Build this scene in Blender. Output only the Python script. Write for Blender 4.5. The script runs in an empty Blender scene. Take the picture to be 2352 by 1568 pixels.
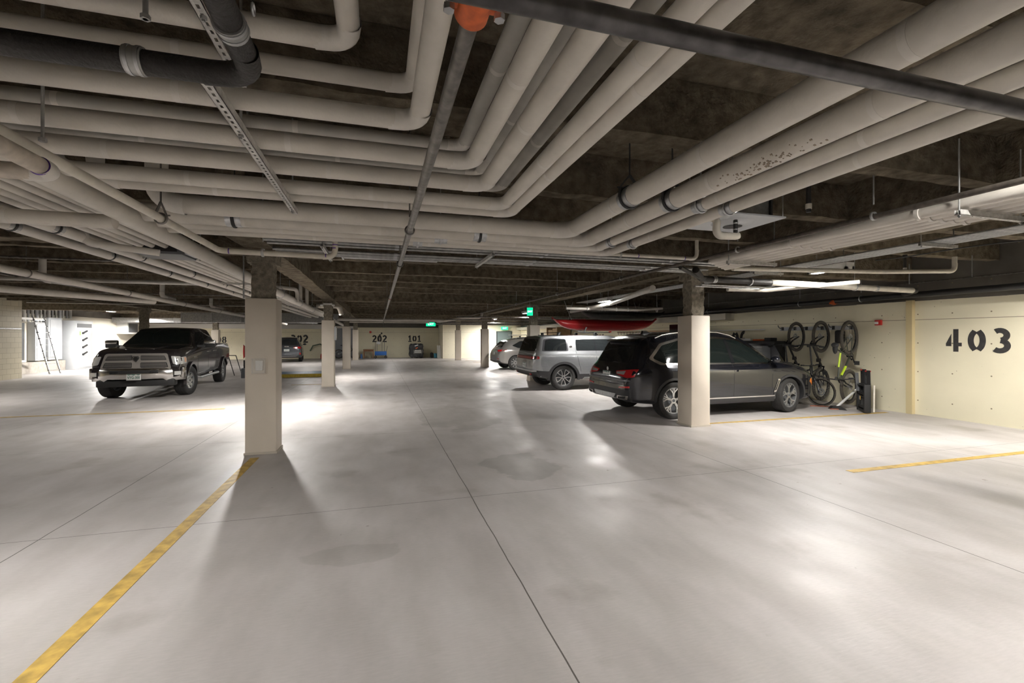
import bpy, bmesh, math, random
from mathutils import Vector, Matrix, noise
from mathutils.bvhtree import BVHTree
random.seed(7)
SC = bpy.context.scene
COL = SC.collection
PI = math.pi
H = 1.65
def V(*a): return Vector(a)

# ---------------------------------------------------------------- materials
MATS = {}
def mat(name, col, rough=.6, metal=0., var=.0, scale=8., bump=0., bscale=60., coat=0., spec=None, emit=None, estr=0., trans=0., alpha=1., detail=4.):
    if name in MATS: return MATS[name]
    m = bpy.data.materials.new(name); m.use_nodes = True
    nt = m.node_tree; b = nt.nodes['Principled BSDF']
    c = (*col, 1.)
    b.inputs['Base Color'].default_value = c
    b.inputs['Roughness'].default_value = rough
    b.inputs['Metallic'].default_value = metal
    if coat: b.inputs['Coat Weight'].default_value = coat; b.inputs['Coat Roughness'].default_value = .05
    if spec is not None: b.inputs['Specular IOR Level'].default_value = spec
    if emit: b.inputs['Emission Color'].default_value = (*emit, 1.); b.inputs['Emission Strength'].default_value = estr
    if trans: b.inputs['Transmission Weight'].default_value = trans
    if alpha < 1: b.inputs['Alpha'].default_value = alpha
    if var or bump:
        tc = nt.nodes.new('ShaderNodeTexCoord')
    if var:
        n = nt.nodes.new('ShaderNodeTexNoise'); n.inputs['Scale'].default_value = scale; n.inputs['Detail'].default_value = detail
        nt.links.new(tc.outputs['Object'], n.inputs['Vector'])
        r = nt.nodes.new('ShaderNodeValToRGB')
        r.color_ramp.elements[0].position = .3; r.color_ramp.elements[1].position = .72
        r.color_ramp.elements[0].color = (*[x * (1 - var) for x in col], 1)
        r.color_ramp.elements[1].color = (*[min(1, x * (1 + var * .6)) for x in col], 1)
        nt.links.new(n.outputs['Fac'], r.inputs['Fac']); nt.links.new(r.outputs['Color'], b.inputs['Base Color'])
    if bump:
        n2 = nt.nodes.new('ShaderNodeTexNoise'); n2.inputs['Scale'].default_value = bscale; n2.inputs['Detail'].default_value = 5
        nt.links.new(tc.outputs['Object'], n2.inputs['Vector'])
        bp = nt.nodes.new('ShaderNodeBump'); bp.inputs['Strength'].default_value = min(1, bump); bp.inputs['Distance'].default_value = .02
        nt.links.new(n2.outputs['Fac'], bp.inputs['Height']); nt.links.new(bp.outputs['Normal'], b.inputs['Normal'])
    MATS[name] = m
    return m

M_PVC   = mat('pvc_jacket', (.63, .59, .53), .42, var=.10, scale=5, bump=.12, bscale=40)
M_PVCO  = mat('pvc_elbow', (.66, .625, .575), .36, var=.05, scale=6, bump=.2, bscale=25)
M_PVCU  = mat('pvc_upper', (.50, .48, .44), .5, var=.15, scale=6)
M_PLAST = mat('pvc_plain', (.62, .58, .50), .42, var=.15, scale=9)
M_PURP  = mat('purple_primer', (.10, .04, .28), .5)
M_STEEL = mat('dark_steel', (.10, .095, .095), .30, .75, var=.45, scale=14)
M_STEEL2= mat('worn_steel', (.20, .185, .17), .38, .7, var=.5, scale=18)
M_CAST  = mat('cast_iron', (.030, .027, .025), .55, .2, var=.4, scale=12, bump=.3, bscale=80)
M_GALV  = mat('galvanised', (.55, .56, .57), .34, .85, var=.25, scale=25)
M_GALVD = mat('galvanised_dull', (.42, .42, .41), .45, .6, var=.25, scale=18)
M_CHAN  = mat('strut_metal', (.62, .61, .58), .45, .5, var=.25, scale=30)
M_BLACK = mat('black_rubber', (.018, .018, .018), .6)
M_BLKG  = mat('black_gloss', (.012, .012, .014), .18)
M_ORNG  = mat('orange_paint', (.62, .12, .025), .5, var=.3, scale=30)
M_RED   = mat('red_paint', (.62, .03, .025), .35)
M_SPRAY = mat('sprayed_fireproofing', (.15, .125, .09), .95, var=.5, scale=9, bump=1.0, bscale=38, spec=.1, detail=8)
M_SPRAYC= mat('sprayed_column', (.27, .24, .19), .95, var=.4, scale=16, bump=1.0, bscale=45, spec=.1, detail=8)
M_RAWC  = mat('raw_concrete', (.16, .145, .12), .9, var=.35, scale=1.7, bump=.3, bscale=20)
M_COLP  = mat('column_paint', (.66, .59, .50), .55, var=.06, scale=2, bump=.08, bscale=90)
M_WHITE = mat('white_plastic', (.75, .75, .73), .4)
M_YEL   = mat('yellow_line_paint', (.50, .33, .075), .6, var=.4, scale=11, detail=7)
M_STEN  = mat('stencil_paint', (.035, .033, .032), .7, var=.35, scale=18)
M_LENS  = mat('lamp_lens', (.9, .9, .9), .4, emit=(1., .97, .90), estr=1)
M_GREEN = mat('exit_green', (.02, .5, .3), .4, emit=(.0, .62, .28), estr=1.0)
M_EXITW = mat('exit_letters', (.9, 1, .95), .4, emit=(.7, 1, .85), estr=1.2)
M_GREYP = mat('grey_cabinet_paint', (.50, .52, .54), .4, var=.06, scale=3)
M_GREYD = mat('dark_grey_paint', (.10, .105, .11), .5)
M_TYRE  = mat('tyre_rubber', (.022, .021, .020), .75, var=.3, scale=30)
M_ALLOY = mat('alloy', (.62, .62, .61), .28, .85)
M_CHROME= mat('chrome', (.72, .70, .68), .16, 1.)
M_SATIN = mat('satin_chrome', (.50, .47, .44), .32, .55)
M_GLASS = mat('tinted_glass', (.012, .014, .015), .04, spec=.7)
M_GLASSG= mat('green_glass', (.010, .014, .013), .05, spec=.4)
M_TRIMB = mat('black_cladding', (.028, .028, .03), .5)
M_LAMPR = mat('red_lamp', (.40, .012, .015), .15, coat=.8)
M_LAMPW = mat('clear_lamp', (.62, .62, .60), .14, coat=.8, metal=.3)
M_AMBER = mat('amber_lamp', (.75, .22, .03), .25)
M_PLATE = mat('plate_white', (.62, .62, .60), .4)
M_PLATEG= mat('plate_green', (.04, .12, .09), .4)
M_WOOD  = mat('brown_wood', (.22, .10, .04), .5, var=.3, scale=12)
M_PLY   = mat('plywood', (.38, .24, .12), .6, var=.2, scale=9)
M_CARD  = mat('cardboard', (.36, .25, .14), .8, var=.1)

# ---------------------------------------------------------------- objects
MW = {}
def tag(o, label=None, cat=None, group=None, kind=None):
    if label: o['label'] = label
    if cat: o['category'] = cat
    if group: o['group'] = group
    if kind: o['kind'] = kind
    return o
def thing(name, label, cat, loc=(0, 0, 0), rz=0., group=None, kind=None, rot=None):
    o = bpy.data.objects.new(name, None); COL.objects.link(o)
    o.empty_display_size = .1
    R = rot if rot is not None else Matrix.Rotation(rz, 4, 'Z')
    M = Matrix.Translation(Vector(loc)) @ R
    o.matrix_world = M; o.location = loc; o.rotation_euler = R.to_euler()
    MW[o.name] = M
    return tag(o, label, cat, group, kind)

def copy_tree(o, parent=None, M=None):
    c = o.copy(); COL.objects.link(c)
    if parent is not None: c.parent = parent
    if M is not None:
        c.location = M.to_translation(); c.rotation_euler = M.to_euler(); MW[c.name] = M
    for ch in list(o.children): copy_tree(ch, c)
    return c

def fillet(path, R, n=7):
    path = [Vector(p) for p in path]
    if R <= 0 or len(path) < 3: return path, []
    out = [path[0]]; bends = []
    for i in range(1, len(path) - 1):
        a, b, c = path[i-1], path[i], path[i+1]
        u = (a - b).normalized(); w = (c - b).normalized()
        ang = u.angle(w)
        if ang > PI - .02: out.append(b); continue
        t = min(R / math.tan(ang / 2), .49 * (a-b).length if i > 1 else .95*(a-b).length, .49 * (c-b).length if i < len(path)-2 else .95*(c-b).length)
        r = t * math.tan(ang / 2)
        p0 = b + u * t; p1 = b + w * t
        cen = b + (u + w).normalized() * (r / math.sin(ang / 2))
        seg = []
        for k in range(n + 1):
            s = k / n
            d = (p0 - cen).normalized().slerp((p1 - cen).normalized(), s) * r
            seg.append(cen + d)
        out += seg; bends.append(seg)
    out.append(path[-1])
    return out, bends

class MB:
    def __init__(s): s.bm = bmesh.new()
    def box(s, x0, x1, y0, y1, z0, z1, bev=0.):
        vs = [s.bm.verts.new((x, y, z)) for x in (x0, x1) for y in (y0, y1) for z in (z0, z1)]
        fs = [s.bm.faces.new([vs[i] for i in q]) for q in ((0,1,3,2),(4,6,7,5),(0,4,5,1),(2,3,7,6),(0,2,6,4),(1,5,7,3))]
        if bev:
            es = list({e for f in fs for e in f.edges})
            bmesh.ops.bevel(s.bm, geom=es, offset=bev, segments=2, profile=.5, affect='EDGES')
        return s
    def obox(s, c, ax, ay, az, hx, hy, hz):
        c = Vector(c); ax, ay, az = Vector(ax).normalized()*hx, Vector(ay).normalized()*hy, Vector(az).normalized()*hz
        vs = [s.bm.verts.new(c + ax*i + ay*j + az*k) for i in (-1, 1) for j in (-1, 1) for k in (-1, 1)]
        for q in ((0,1,3,2),(4,6,7,5),(0,4,5,1),(2,3,7,6),(0,2,6,4),(1,5,7,3)): s.bm.faces.new([vs[i] for i in q])
        return s
    def bar(s, p0, p1, w, h, up=(0, 0, 1)):
        p0, p1 = Vector(p0), Vector(p1); d = (p1 - p0); L = d.length; d.normalize()
        up = Vector(up)
        if abs(d.dot(up)) > .99: up = Vector((1, 0, 0))
        sx = d.cross(up).normalized(); u = sx.cross(d)
        return s.obox((p0+p1)/2, d, sx, u, L/2, w/2, h/2)
    def tube(s, path, r, n=16, caps=True, radii=None):
        path = [Vector(p) for p in path]
        P = [path[0]]
        idx = [0]
        for i, p in enumerate(path[1:], 1):
            if (p - P[-1]).length > 1e-5: P.append(p); idx.append(i)
        path = P
        if len(path) < 2: return s
        t0 = (path[1] - path[0]).normalized()
        up = Vector((0, 0, 1)) if abs(t0.z) < .9 else Vector((1, 0, 0))
        nrm = t0.cross(up).normalized()
        rings = []
        prev = t0
        for i, p in enumerate(path):
            if i == 0: t = t0
            elif i == len(path) - 1: t = (path[-1] - path[-2]).normalized()
            else: t = ((path[i+1] - p).normalized() + (p - path[i-1]).normalized())
            if t.length < 1e-6: t = prev
            t = t.normalized()
            q = prev.rotation_difference(t); nrm = (q @ nrm).normalized(); nrm = (nrm - t * nrm.dot(t)).normalized(); prev = t
            b = t.cross(nrm)
            rr = radii[idx[i]] if radii else r
            rings.append([s.bm.verts.new(p + (nrm*math.cos(2*PI*k/n) + b*math.sin(2*PI*k/n))*rr) for k in range(n)])
        for a, b in zip(rings, rings[1:]):
            for k in range(n): s.bm.faces.new((a[k], a[(k+1) % n], b[(k+1) % n], b[k]))
        if caps:
            s.bm.faces.new(list(reversed(rings[0]))); s.bm.faces.new(rings[-1])
        return s
    def cyl(s, p0, p1, r, n=16, r2=None):
        return s.tube([p0, p1], r, n, True, None if r2 is None else [r, r2])
    def ring(s, c, axis, R, r, n=24, m=8, a0=0., a1=2*PI, sy=1.):
        c = Vector(c); ax = Vector(axis).normalized()
        up = Vector((0, 0, 1)) if abs(ax.z) < .9 else Vector((1, 0, 0))
        u = up.cross(ax).normalized(); w = ax.cross(u)
        full = abs(a1 - a0 - 2*PI) < 1e-4
        cnt = n if full else n + 1
        rings = []
        for i in range(cnt):
            a = a0 + (a1-a0)*i/n
            d = u*math.cos(a) + w*math.sin(a)
            rings.append([s.bm.verts.new(c + d*(R + r*math.cos(2*PI*k/m)) + ax*(r*sy*math.sin(2*PI*k/m))) for k in range(m)])
        for i in range(cnt if full else cnt-1):
            a, b = rings[i], rings[(i+1) % cnt]
            for k in range(m): s.bm.faces.new((a[k], b[k], b[(k+1) % m], a[(k+1) % m]))
        if not full:
            s.bm.faces.new(rings[0]); s.bm.faces.new(list(reversed(rings[-1])))
        return s
    def lathe(s, prof, c, axis, n=32):
        c = Vector(c); ax = Vector(axis).normalized()
        up = Vector((0, 0, 1)) if abs(ax.z) < .9 else Vector((1, 0, 0))
        u = up.cross(ax).normalized(); w = ax.cross(u)
        rings = []
        for r, h in prof:
            if r < 1e-6: rings.append([s.bm.verts.new(c + ax*h)])
            else: rings.append([s.bm.verts.new(c + ax*h + (u*math.cos(2*PI*k/n) + w*math.sin(2*PI*k/n))*r) for k in range(n)])
        for a, b in zip(rings, rings[1:]):
            if len(a) == 1 and len(b) == 1: continue
            for k in range(n):
                q = [a[k % len(a)], a[(k+1) % len(a)], b[(k+1) % len(b)], b[k % len(b)]]
                q2 = []
                for v in q:
                    if v not in q2: q2.append(v)
                if len(q2) > 2: s.bm.faces.new(q2)
        return s
    def ball(s, c, rx, ry, rz, n=12):
        bmesh.ops.create_uvsphere(s.bm, u_segments=n*2, v_segments=n, radius=1, matrix=Matrix.Translation(Vector(c)) @ Matrix.Diagonal((rx, ry, rz, 1)))
        return s
    def prism(s, poly, fn, t0, t1):
        """poly of (u,v); fn(u,v,t)->xyz"""
        a = [s.bm.verts.new(fn(u, v, t0)) for u, v in poly]; b = [s.bm.verts.new(fn(u, v, t1)) for u, v in poly]
        n = len(poly)
        for i in range(n): s.bm.faces.new((a[i], a[(i+1) % n], b[(i+1) % n], b[i]))
        s.bm.faces.new(list(reversed(a))); s.bm.faces.new(b)
        return s
    def face(s, pts):
        s.bm.faces.new([s.bm.verts.new(p) for p in pts]); return s
    def jitter(s, amp, sc=12., step=None):
        if step:
            for ax in range(3):
                n0 = Vector([1 if i == ax else 0 for i in range(3)])
                lo = min(v.co[ax] for v in s.bm.verts); hi = max(v.co[ax] for v in s.bm.verts)
                k = lo + step
                while k < hi - step*.3:
                    bmesh.ops.bisect_plane(s.bm, geom=s.bm.verts[:] + s.bm.edges[:] + s.bm.faces[:], plane_co=n0*k, plane_no=n0)
                    k += step
        for v in s.bm.verts:
            nv = noise.noise_vector(v.co * sc) + noise.noise_vector(v.co*sc*2.7)*.6
            v.co += nv * amp
        return s
    def xf(s, M): bmesh.ops.transform(s.bm, matrix=M, verts=s.bm.verts); return s
    def build(s, name, m, parent=None, label=None, smooth=True, world=True, ang=38, cat=None, group=None, kind=None, mats=None):
        bm = s.bm
        bmesh.ops.recalc_face_normals(bm, faces=bm.faces)
        loc = None
        if parent is not None:
            if world: bmesh.ops.transform(bm, matrix=MW[parent.name].inverted(), verts=bm.verts)
        else:
            xs = [v.co.x for v in bm.verts]; ys = [v.co.y for v in bm.verts]; zs = [v.co.z for v in bm.verts]
            loc = Vector(((min(xs)+max(xs))/2, (min(ys)+max(ys))/2, min(zs)))
            bmesh.ops.translate(bm, verts=bm.verts, vec=-loc)
        if smooth:
            lim = math.radians(ang)
            for e in bm.edges:
                e.smooth = not (len(e.link_faces) == 2 and e.calc_face_angle(0) > lim)
            for f in bm.faces: f.smooth = True
        me = bpy.data.meshes.new(name); bm.to_mesh(me); bm.free()
        for mm in (mats or [m]): me.materials.append(mm)
        o = bpy.data.objects.new(name, me); COL.objects.link(o)
        if parent is not None:
            o.parent = parent; MW[o.name] = MW[parent.name]
            if label: o['label'] = label
            if kind: o['kind'] = kind
        else:
            o.location = loc; MW[o.name] = Matrix.Translation(loc)
            tag(o, label, cat, group, kind)
        return o

def text_mb(txt, size, fn, depth=.002, bold=.0, align='CENTER'):
    """text outline as thin relief; fn maps (u,v,t)->xyz; u right, v up, centred"""
    cu = bpy.data.curves.new('t', 'FONT'); cu.body = txt; cu.size = size; cu.align_x = align; cu.align_y = 'CENTER'; cu.offset = bold; cu.resolution_u = 3
    ob = bpy.data.objects.new('t', cu); COL.objects.link(ob)
    dg = bpy.context.evaluated_depsgraph_get()
    me = bpy.data.meshes.new_from_object(ob.evaluated_get(dg))
    mb = MB(); mb.bm.from_mesh(me)
    bpy.data.objects.remove(ob); bpy.data.meshes.remove(me); bpy.data.curves.remove(cu)
    r = bmesh.ops.extrude_face_region(mb.bm, geom=mb.bm.faces[:])
    for v in [g for g in r['geom'] if isinstance(g, bmesh.types.BMVert)]: v.co.z += depth
    for v in mb.bm.verts: v.co = Vector(fn(v.co.x, v.co.y, v.co.z))
    return mb

def stroke_polys(pts, w, flat=True):
    """wide polyline as list of quads (u,v)"""
    n = len(pts); L = []; R = []
    for i, p in enumerate(pts):
        a = pts[max(0, i-1)]; b = pts[min(n-1, i+1)]
        dx, dy = b[0]-a[0], b[1]-a[1]; l = math.hypot(dx, dy) or 1
        nx, ny = -dy/l*w/2, dx/l*w/2
        L.append((p[0]+nx, p[1]+ny)); R.append((p[0]-nx, p[1]-ny))
    return L + R[::-1]
def arc(cx, cy, rx, ry, a0, a1, n=14):
    return [(cx+rx*math.cos(math.radians(a0+(a1-a0)*i/n)), cy+ry*math.sin(math.radians(a0+(a1-a0)*i/n))) for i in range(n+1)]
def digit(ch):
    W = .21
    if ch == '0': return [stroke_polys([(.245, .905)]+arc(.30, .5, .205, .39, 118, 242)+[(.245, .095)], W), stroke_polys([(.355, .905)]+arc(.30, .5, .205, .39, 62, -62)+[(.355, .095)], W)]
    if ch == '1': return [[(.22, .17), (.22, .72), (.08, .66), (.08, .82), (.26, 1.0), (.42, 1.0), (.42, .17)], [(.06, 0), (.56, 0), (.56, .14), (.06, .14)]]
    if ch == '2': return [stroke_polys(arc(.29, .70, .20, .21, 165, -20) + [(.40, .50), (.14, .20)], W), [(.02, 0), (.58, 0), (.58, .17), (.02, .17)]]
    if ch == '3': return [stroke_polys(arc(.24, .72, .22, .20, 130, -80), W), stroke_polys(arc(.24, .29, .24, .21, 85, -135), W)]
    if ch == '4': return [[(.0, .24), (.0, .36), (.20, .80), (.20, .24)], [(.27, 0), (.46, 0), (.46, .24), (.58, .24), (.58, .40), (.46, .40), (.46, 1.0), (.27, 1.0)]]
    if ch == '6': return [stroke_polys(arc(.30, .52, .22, .42, 75, 180)+[(.09, .3)], W), stroke_polys(arc(.30, .29, .20, .20, 160, -160, 18), W)]
    if ch == '8': return [stroke_polys(arc(.30, .71, .18, .20, 100, 260), W*.9), stroke_polys(arc(.30, .71, .18, .20, 80, -80), W*.9),
                          stroke_polys(arc(.30, .29, .21, .21, 100, 260), W*.9), stroke_polys(arc(.30, .29, .21, .21, 80, -80), W*.9)]
def number(txt, h, fn, gaps=None, step=.72):
    """stencilled number; fn(u,v,t)"""
    mb = MB()
    for i, ch in enumerate(txt):
        if ch == ' ': continue
        u0 = (gaps[i] if gaps else i*step)*h
        for q, poly in enumerate(digit(ch)): mb.prism([(u0+x*h, y*h) for x, y in poly], fn, 0., .0025+.0007*q)
    return mb
# ================================================================ materials of the shell
def floor_mat():
    m = bpy.data.materials.new('concrete_floor'); m.use_nodes = True
    nt = m.node_tree; N = nt.nodes; L = nt.links; b = N['Principled BSDF']
    tc = N.new('ShaderNodeNewGeometry')
    pos = tc.outputs['Position']
    def nz(sc, det, sx=1., sy=1.):
        mp = N.new('ShaderNodeMapping'); mp.inputs['Scale'].default_value = (sx, sy, 1); L.new(pos, mp.inputs['Vector'])
        n = N.new('ShaderNodeTexNoise'); n.inputs['Scale'].default_value = sc; n.inputs['Detail'].default_value = det; L.new(mp.outputs[0], n.inputs['Vector']); return n.outputs['Fac']
    def ramp(f, p0, c0, p1, c1):
        r = N.new('ShaderNodeValToRGB'); r.color_ramp.elements[0].position = p0; r.color_ramp.elements[1].position = p1
        r.color_ramp.elements[0].color = (*c0, 1); r.color_ramp.elements[1].color = (*c1, 1); L.new(f, r.inputs['Fac']); return r.outputs['Color']
    def mul(a, c, f=1.):
        x = N.new('ShaderNodeMix'); x.data_type = 'RGBA'; x.blend_type = 'MULTIPLY'; x.inputs[0].default_value = f
        L.new(a, x.inputs[6]); L.new(c, x.inputs[7]); return x.outputs[2]
    base = ramp(nz(.55, 6), .3, (.43, .405, .39), .7, (.53, .50, .49))
    base = mul(base, ramp(nz(3.2, 8, 1, .35), .35, (.84, .835, .82), .65, (1, 1, 1)))
    base = mul(base, ramp(nz(55, 3, .3, 1.5), .3, (.93, .93, .93), .7, (1, 1, 1)))
    base = mul(base, ramp(nz(1.15, 10), .60, (1, 1, 1), .70, (.80, .785, .76)))
    base = mul(base, ramp(nz(7.5, 4), .73, (1, 1, 1), .76, (.62, .57, .52)))
    sep = N.new('ShaderNodeSeparateXYZ'); L.new(pos, sep.inputs[0])
    wob = nz(1.3, 3)
    def line(ax, v, w):
        a = N.new('ShaderNodeMath'); a.operation = 'MULTIPLY_ADD'; L.new(wob, a.inputs[0]); a.inputs[1].default_value = .03; L.new(sep.outputs[ax], a.inputs[2])
        c = N.new('ShaderNodeMath'); c.operation = 'SUBTRACT'; L.new(a.outputs[0], c.inputs[0]); c.inputs[1].default_value = v + .015
        d = N.new('ShaderNodeMath'); d.operation = 'ABSOLUTE'; L.new(c.outputs[0], d.inputs[0])
        e = N.new('ShaderNodeMath'); e.operation = 'LESS_THAN'; L.new(d.outputs[0], e.inputs[0]); e.inputs[1].default_value = w; return e.outputs[0]
    ls = [line(0, .92, .0045), line(0, -2.66, .0045), line(0, 4.33, .0045), line(0, -6.3, .004), line(0, 7.9, .004), line(0, -10, .005),
          line(1, 4.65, .0035), line(1, 8.12, .0035), line(1, 11.8, .004), line(1, 15.5, .005), line(1, 19.8, .006), line(1, 1.2, .004), line(1, 24.3, .008)]
    acc = ls[0]
    for l in ls[1:]:
        x = N.new('ShaderNodeMath'); x.operation = 'MAXIMUM'; L.new(acc, x.inputs[0]); L.new(l, x.inputs[1]); acc = x.outputs[0]
    # faint damp patch and scuffs
    def patch(cx, cy, rx, ry, k, soft=.3):
        mp = N.new('ShaderNodeMapping'); mp.vector_type = 'POINT'; mp.inputs['Location'].default_value = (-cx/rx, -cy/ry, 0); mp.inputs['Scale'].default_value = (1/rx, 1/ry, 0)
        L.new(pos, mp.inputs[0])
        ln = N.new('ShaderNodeVectorMath'); ln.operation = 'LENGTH'; L.new(mp.outputs[0], ln.inputs[0])
        ad = N.new('ShaderNodeMath'); ad.operation = 'MULTIPLY_ADD'; L.new(nz(1.6, 7), ad.inputs[0]); ad.inputs[1].default_value = 1.1; L.new(ln.outputs['Value'], ad.inputs[2])
        return ramp(ad.outputs[0], 1.25 - soft, (k, k, k*.985), 1.35 + soft, (1, 1, 1))
    base = mul(base, patch(1.75, 5.6, 1.0, 1.3, .80))
    base = mul(base, patch(1.6, 9.5, 1.6, 3.5, .84))
    base = mul(base, patch(-.2, 3.7, .8, .35, .88))
    mx = N.new('ShaderNodeMix'); mx.data_type = 'RGBA'; L.new(acc, mx.inputs[0]); L.new(base, mx.inputs[6]); mx.inputs[7].default_value = (.09, .08, .07, 1)
    L.new(mx.outputs[2], b.inputs['Base Color'])
    rr = N.new('ShaderNodeMapRange'); L.new(nz(1.5, 6), rr.inputs[0]); rr.inputs[1].default_value = .3; rr.inputs[2].default_value = .7; rr.inputs[3].default_value = .34; rr.inputs[4].default_value = .55
    L.new(rr.outputs[0], b.inputs['Roughness']); b.inputs['Specular IOR Level'].default_value = .4
    bp = N.new('ShaderNodeBump'); bp.inputs['Strength'].default_value = .12; bp.inputs['Distance'].default_value = .01; L.new(nz(40, 4, .4, 1.4), bp.inputs['Height']); L.new(bp.outputs[0], b.inputs['Normal'])
    return m
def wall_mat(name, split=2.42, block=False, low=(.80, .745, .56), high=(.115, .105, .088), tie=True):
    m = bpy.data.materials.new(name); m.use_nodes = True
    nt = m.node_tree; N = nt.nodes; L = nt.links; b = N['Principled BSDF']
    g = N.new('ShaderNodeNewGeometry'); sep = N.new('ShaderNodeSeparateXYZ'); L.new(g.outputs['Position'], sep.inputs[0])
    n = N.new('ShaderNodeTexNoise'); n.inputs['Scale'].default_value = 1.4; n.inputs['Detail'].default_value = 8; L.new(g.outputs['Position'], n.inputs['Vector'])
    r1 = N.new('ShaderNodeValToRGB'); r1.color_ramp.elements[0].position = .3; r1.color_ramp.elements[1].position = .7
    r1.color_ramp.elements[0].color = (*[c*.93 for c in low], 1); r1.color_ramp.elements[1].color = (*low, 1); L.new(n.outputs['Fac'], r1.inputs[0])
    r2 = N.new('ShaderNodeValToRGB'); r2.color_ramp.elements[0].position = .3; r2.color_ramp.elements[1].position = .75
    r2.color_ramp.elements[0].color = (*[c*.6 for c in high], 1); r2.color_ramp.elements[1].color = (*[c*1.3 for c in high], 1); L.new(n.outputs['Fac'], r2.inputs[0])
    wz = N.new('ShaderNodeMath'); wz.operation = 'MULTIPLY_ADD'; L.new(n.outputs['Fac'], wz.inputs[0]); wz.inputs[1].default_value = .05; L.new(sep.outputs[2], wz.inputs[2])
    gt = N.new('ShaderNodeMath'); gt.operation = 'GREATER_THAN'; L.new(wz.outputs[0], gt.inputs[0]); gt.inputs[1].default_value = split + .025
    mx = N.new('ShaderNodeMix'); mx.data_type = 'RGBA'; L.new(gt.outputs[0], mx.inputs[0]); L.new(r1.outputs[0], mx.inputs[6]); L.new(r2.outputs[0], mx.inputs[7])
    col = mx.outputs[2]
    h = N.new('ShaderNodeMath'); h.operation = 'ADD'; L.new(sep.outputs[0], h.inputs[0]); L.new(sep.outputs[1], h.inputs[1])
    cb = N.new('ShaderNodeCombineXYZ'); L.new(h.outputs[0], cb.inputs[0]); L.new(sep.outputs[2], cb.inputs[1])
    if block:
        bk = N.new('ShaderNodeTexBrick'); L.new(cb.outputs[0], bk.inputs['Vector']); bk.inputs['Scale'].default_value = 1
        bk.inputs['Brick Width'].default_value = .41; bk.inputs['Row Height'].default_value = .205; bk.inputs['Mortar Size'].default_value = .006
        bk.inputs['Color1'].default_value = (1, 1, 1, 1); bk.inputs['Color2'].default_value = (.94, .94, .94, 1); bk.inputs['Mortar'].default_value = (.6, .58, .52, 1)
        mm = N.new('ShaderNodeMix'); mm.data_type = 'RGBA'; mm.blend_type = 'MULTIPLY'; mm.inputs[0].default_value = 1; L.new(col, mm.inputs[6]); L.new(bk.outputs['Color'], mm.inputs[7]); col = mm.outputs[2]
        bp = N.new('ShaderNodeBump'); bp.inputs['Strength'].default_value = .35; bp.inputs['Distance'].default_value = .01; L.new(bk.outputs['Color'], bp.inputs['Height']); L.new(bp.outputs[0], b.inputs['Normal'])
    elif tie:
        # form-tie holes on a .6 m grid and small pits
        vm = N.new('ShaderNodeVectorMath'); vm.operation = 'SCALE'; vm.inputs['Scale'].default_value = 1/.61; L.new(cb.outputs[0], vm.inputs[0])
        fr = N.new('ShaderNodeVectorMath'); fr.operation = 'FRACTION'; L.new(vm.outputs[0], fr.inputs[0])
        sb = N.new('ShaderNodeVectorMath'); sb.operation = 'DISTANCE'; L.new(fr.outputs[0], sb.inputs[0]); sb.inputs[1].default_value = (.5, .5, 0)
        lt = N.new('ShaderNodeMath'); lt.operation = 'LESS_THAN'; L.new(sb.outputs['Value'], lt.inputs[0]); lt.inputs[1].default_value = .022
        n3 = N.new('ShaderNodeTexNoise'); n3.inputs['Scale'].default_value = 16; n3.inputs['Detail'].default_value = 3; L.new(g.outputs['Position'], n3.inputs['Vector'])
        g3 = N.new('ShaderNodeMath'); g3.operation = 'GREATER_THAN'; L.new(n3.outputs['Fac'], g3.inputs[0]); g3.inputs[1].default_value = .745
        # horizontal pour joint
        dz = N.new('ShaderNodeMath'); dz.operation = 'SUBTRACT'; L.new(sep.outputs[2], dz.inputs[0]); dz.inputs[1].default_value = 2.02
        az = N.new('ShaderNodeMath'); az.operation = 'ABSOLUTE'; L.new(dz.outputs[0], az.inputs[0])
        lz = N.new('ShaderNodeMath'); lz.operation = 'LESS_THAN'; L.new(az.outputs[0], lz.inputs[0]); lz.inputs[1].default_value = .005
        mxx = N.new('ShaderNodeMath'); mxx.operation = 'MAXIMUM'; L.new(lt.outputs[0], mxx.inputs[0]); L.new(g3.outputs[0], mxx.inputs[1])
        mx2 = N.new('ShaderNodeMath'); mx2.operation = 'MAXIMUM'; L.new(mxx.outputs[0], mx2.inputs[0]); L.new(lz.outputs[0], mx2.inputs[1])
        m4 = N.new('ShaderNodeMix'); m4.data_type = 'RGBA'; L.new(mx2.outputs[0], m4.inputs[0]); L.new(col, m4.inputs[6]); m4.inputs[7].default_value = (.22, .18, .11, 1); col = m4.outputs[2]
    L.new(col, b.inputs['Base Color']); b.inputs['Roughness'].default_value = .6
    return m
M_FLOOR = floor_mat()
M_WALL = wall_mat('painted_wall'); M_BLOCK = wall_mat('block_wall', split=3.4, block=True, low=(.66, .60, .45)); M_WALLW = wall_mat('bright_wall', split=2.75, low=(.76, .72, .62), tie=False)

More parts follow.
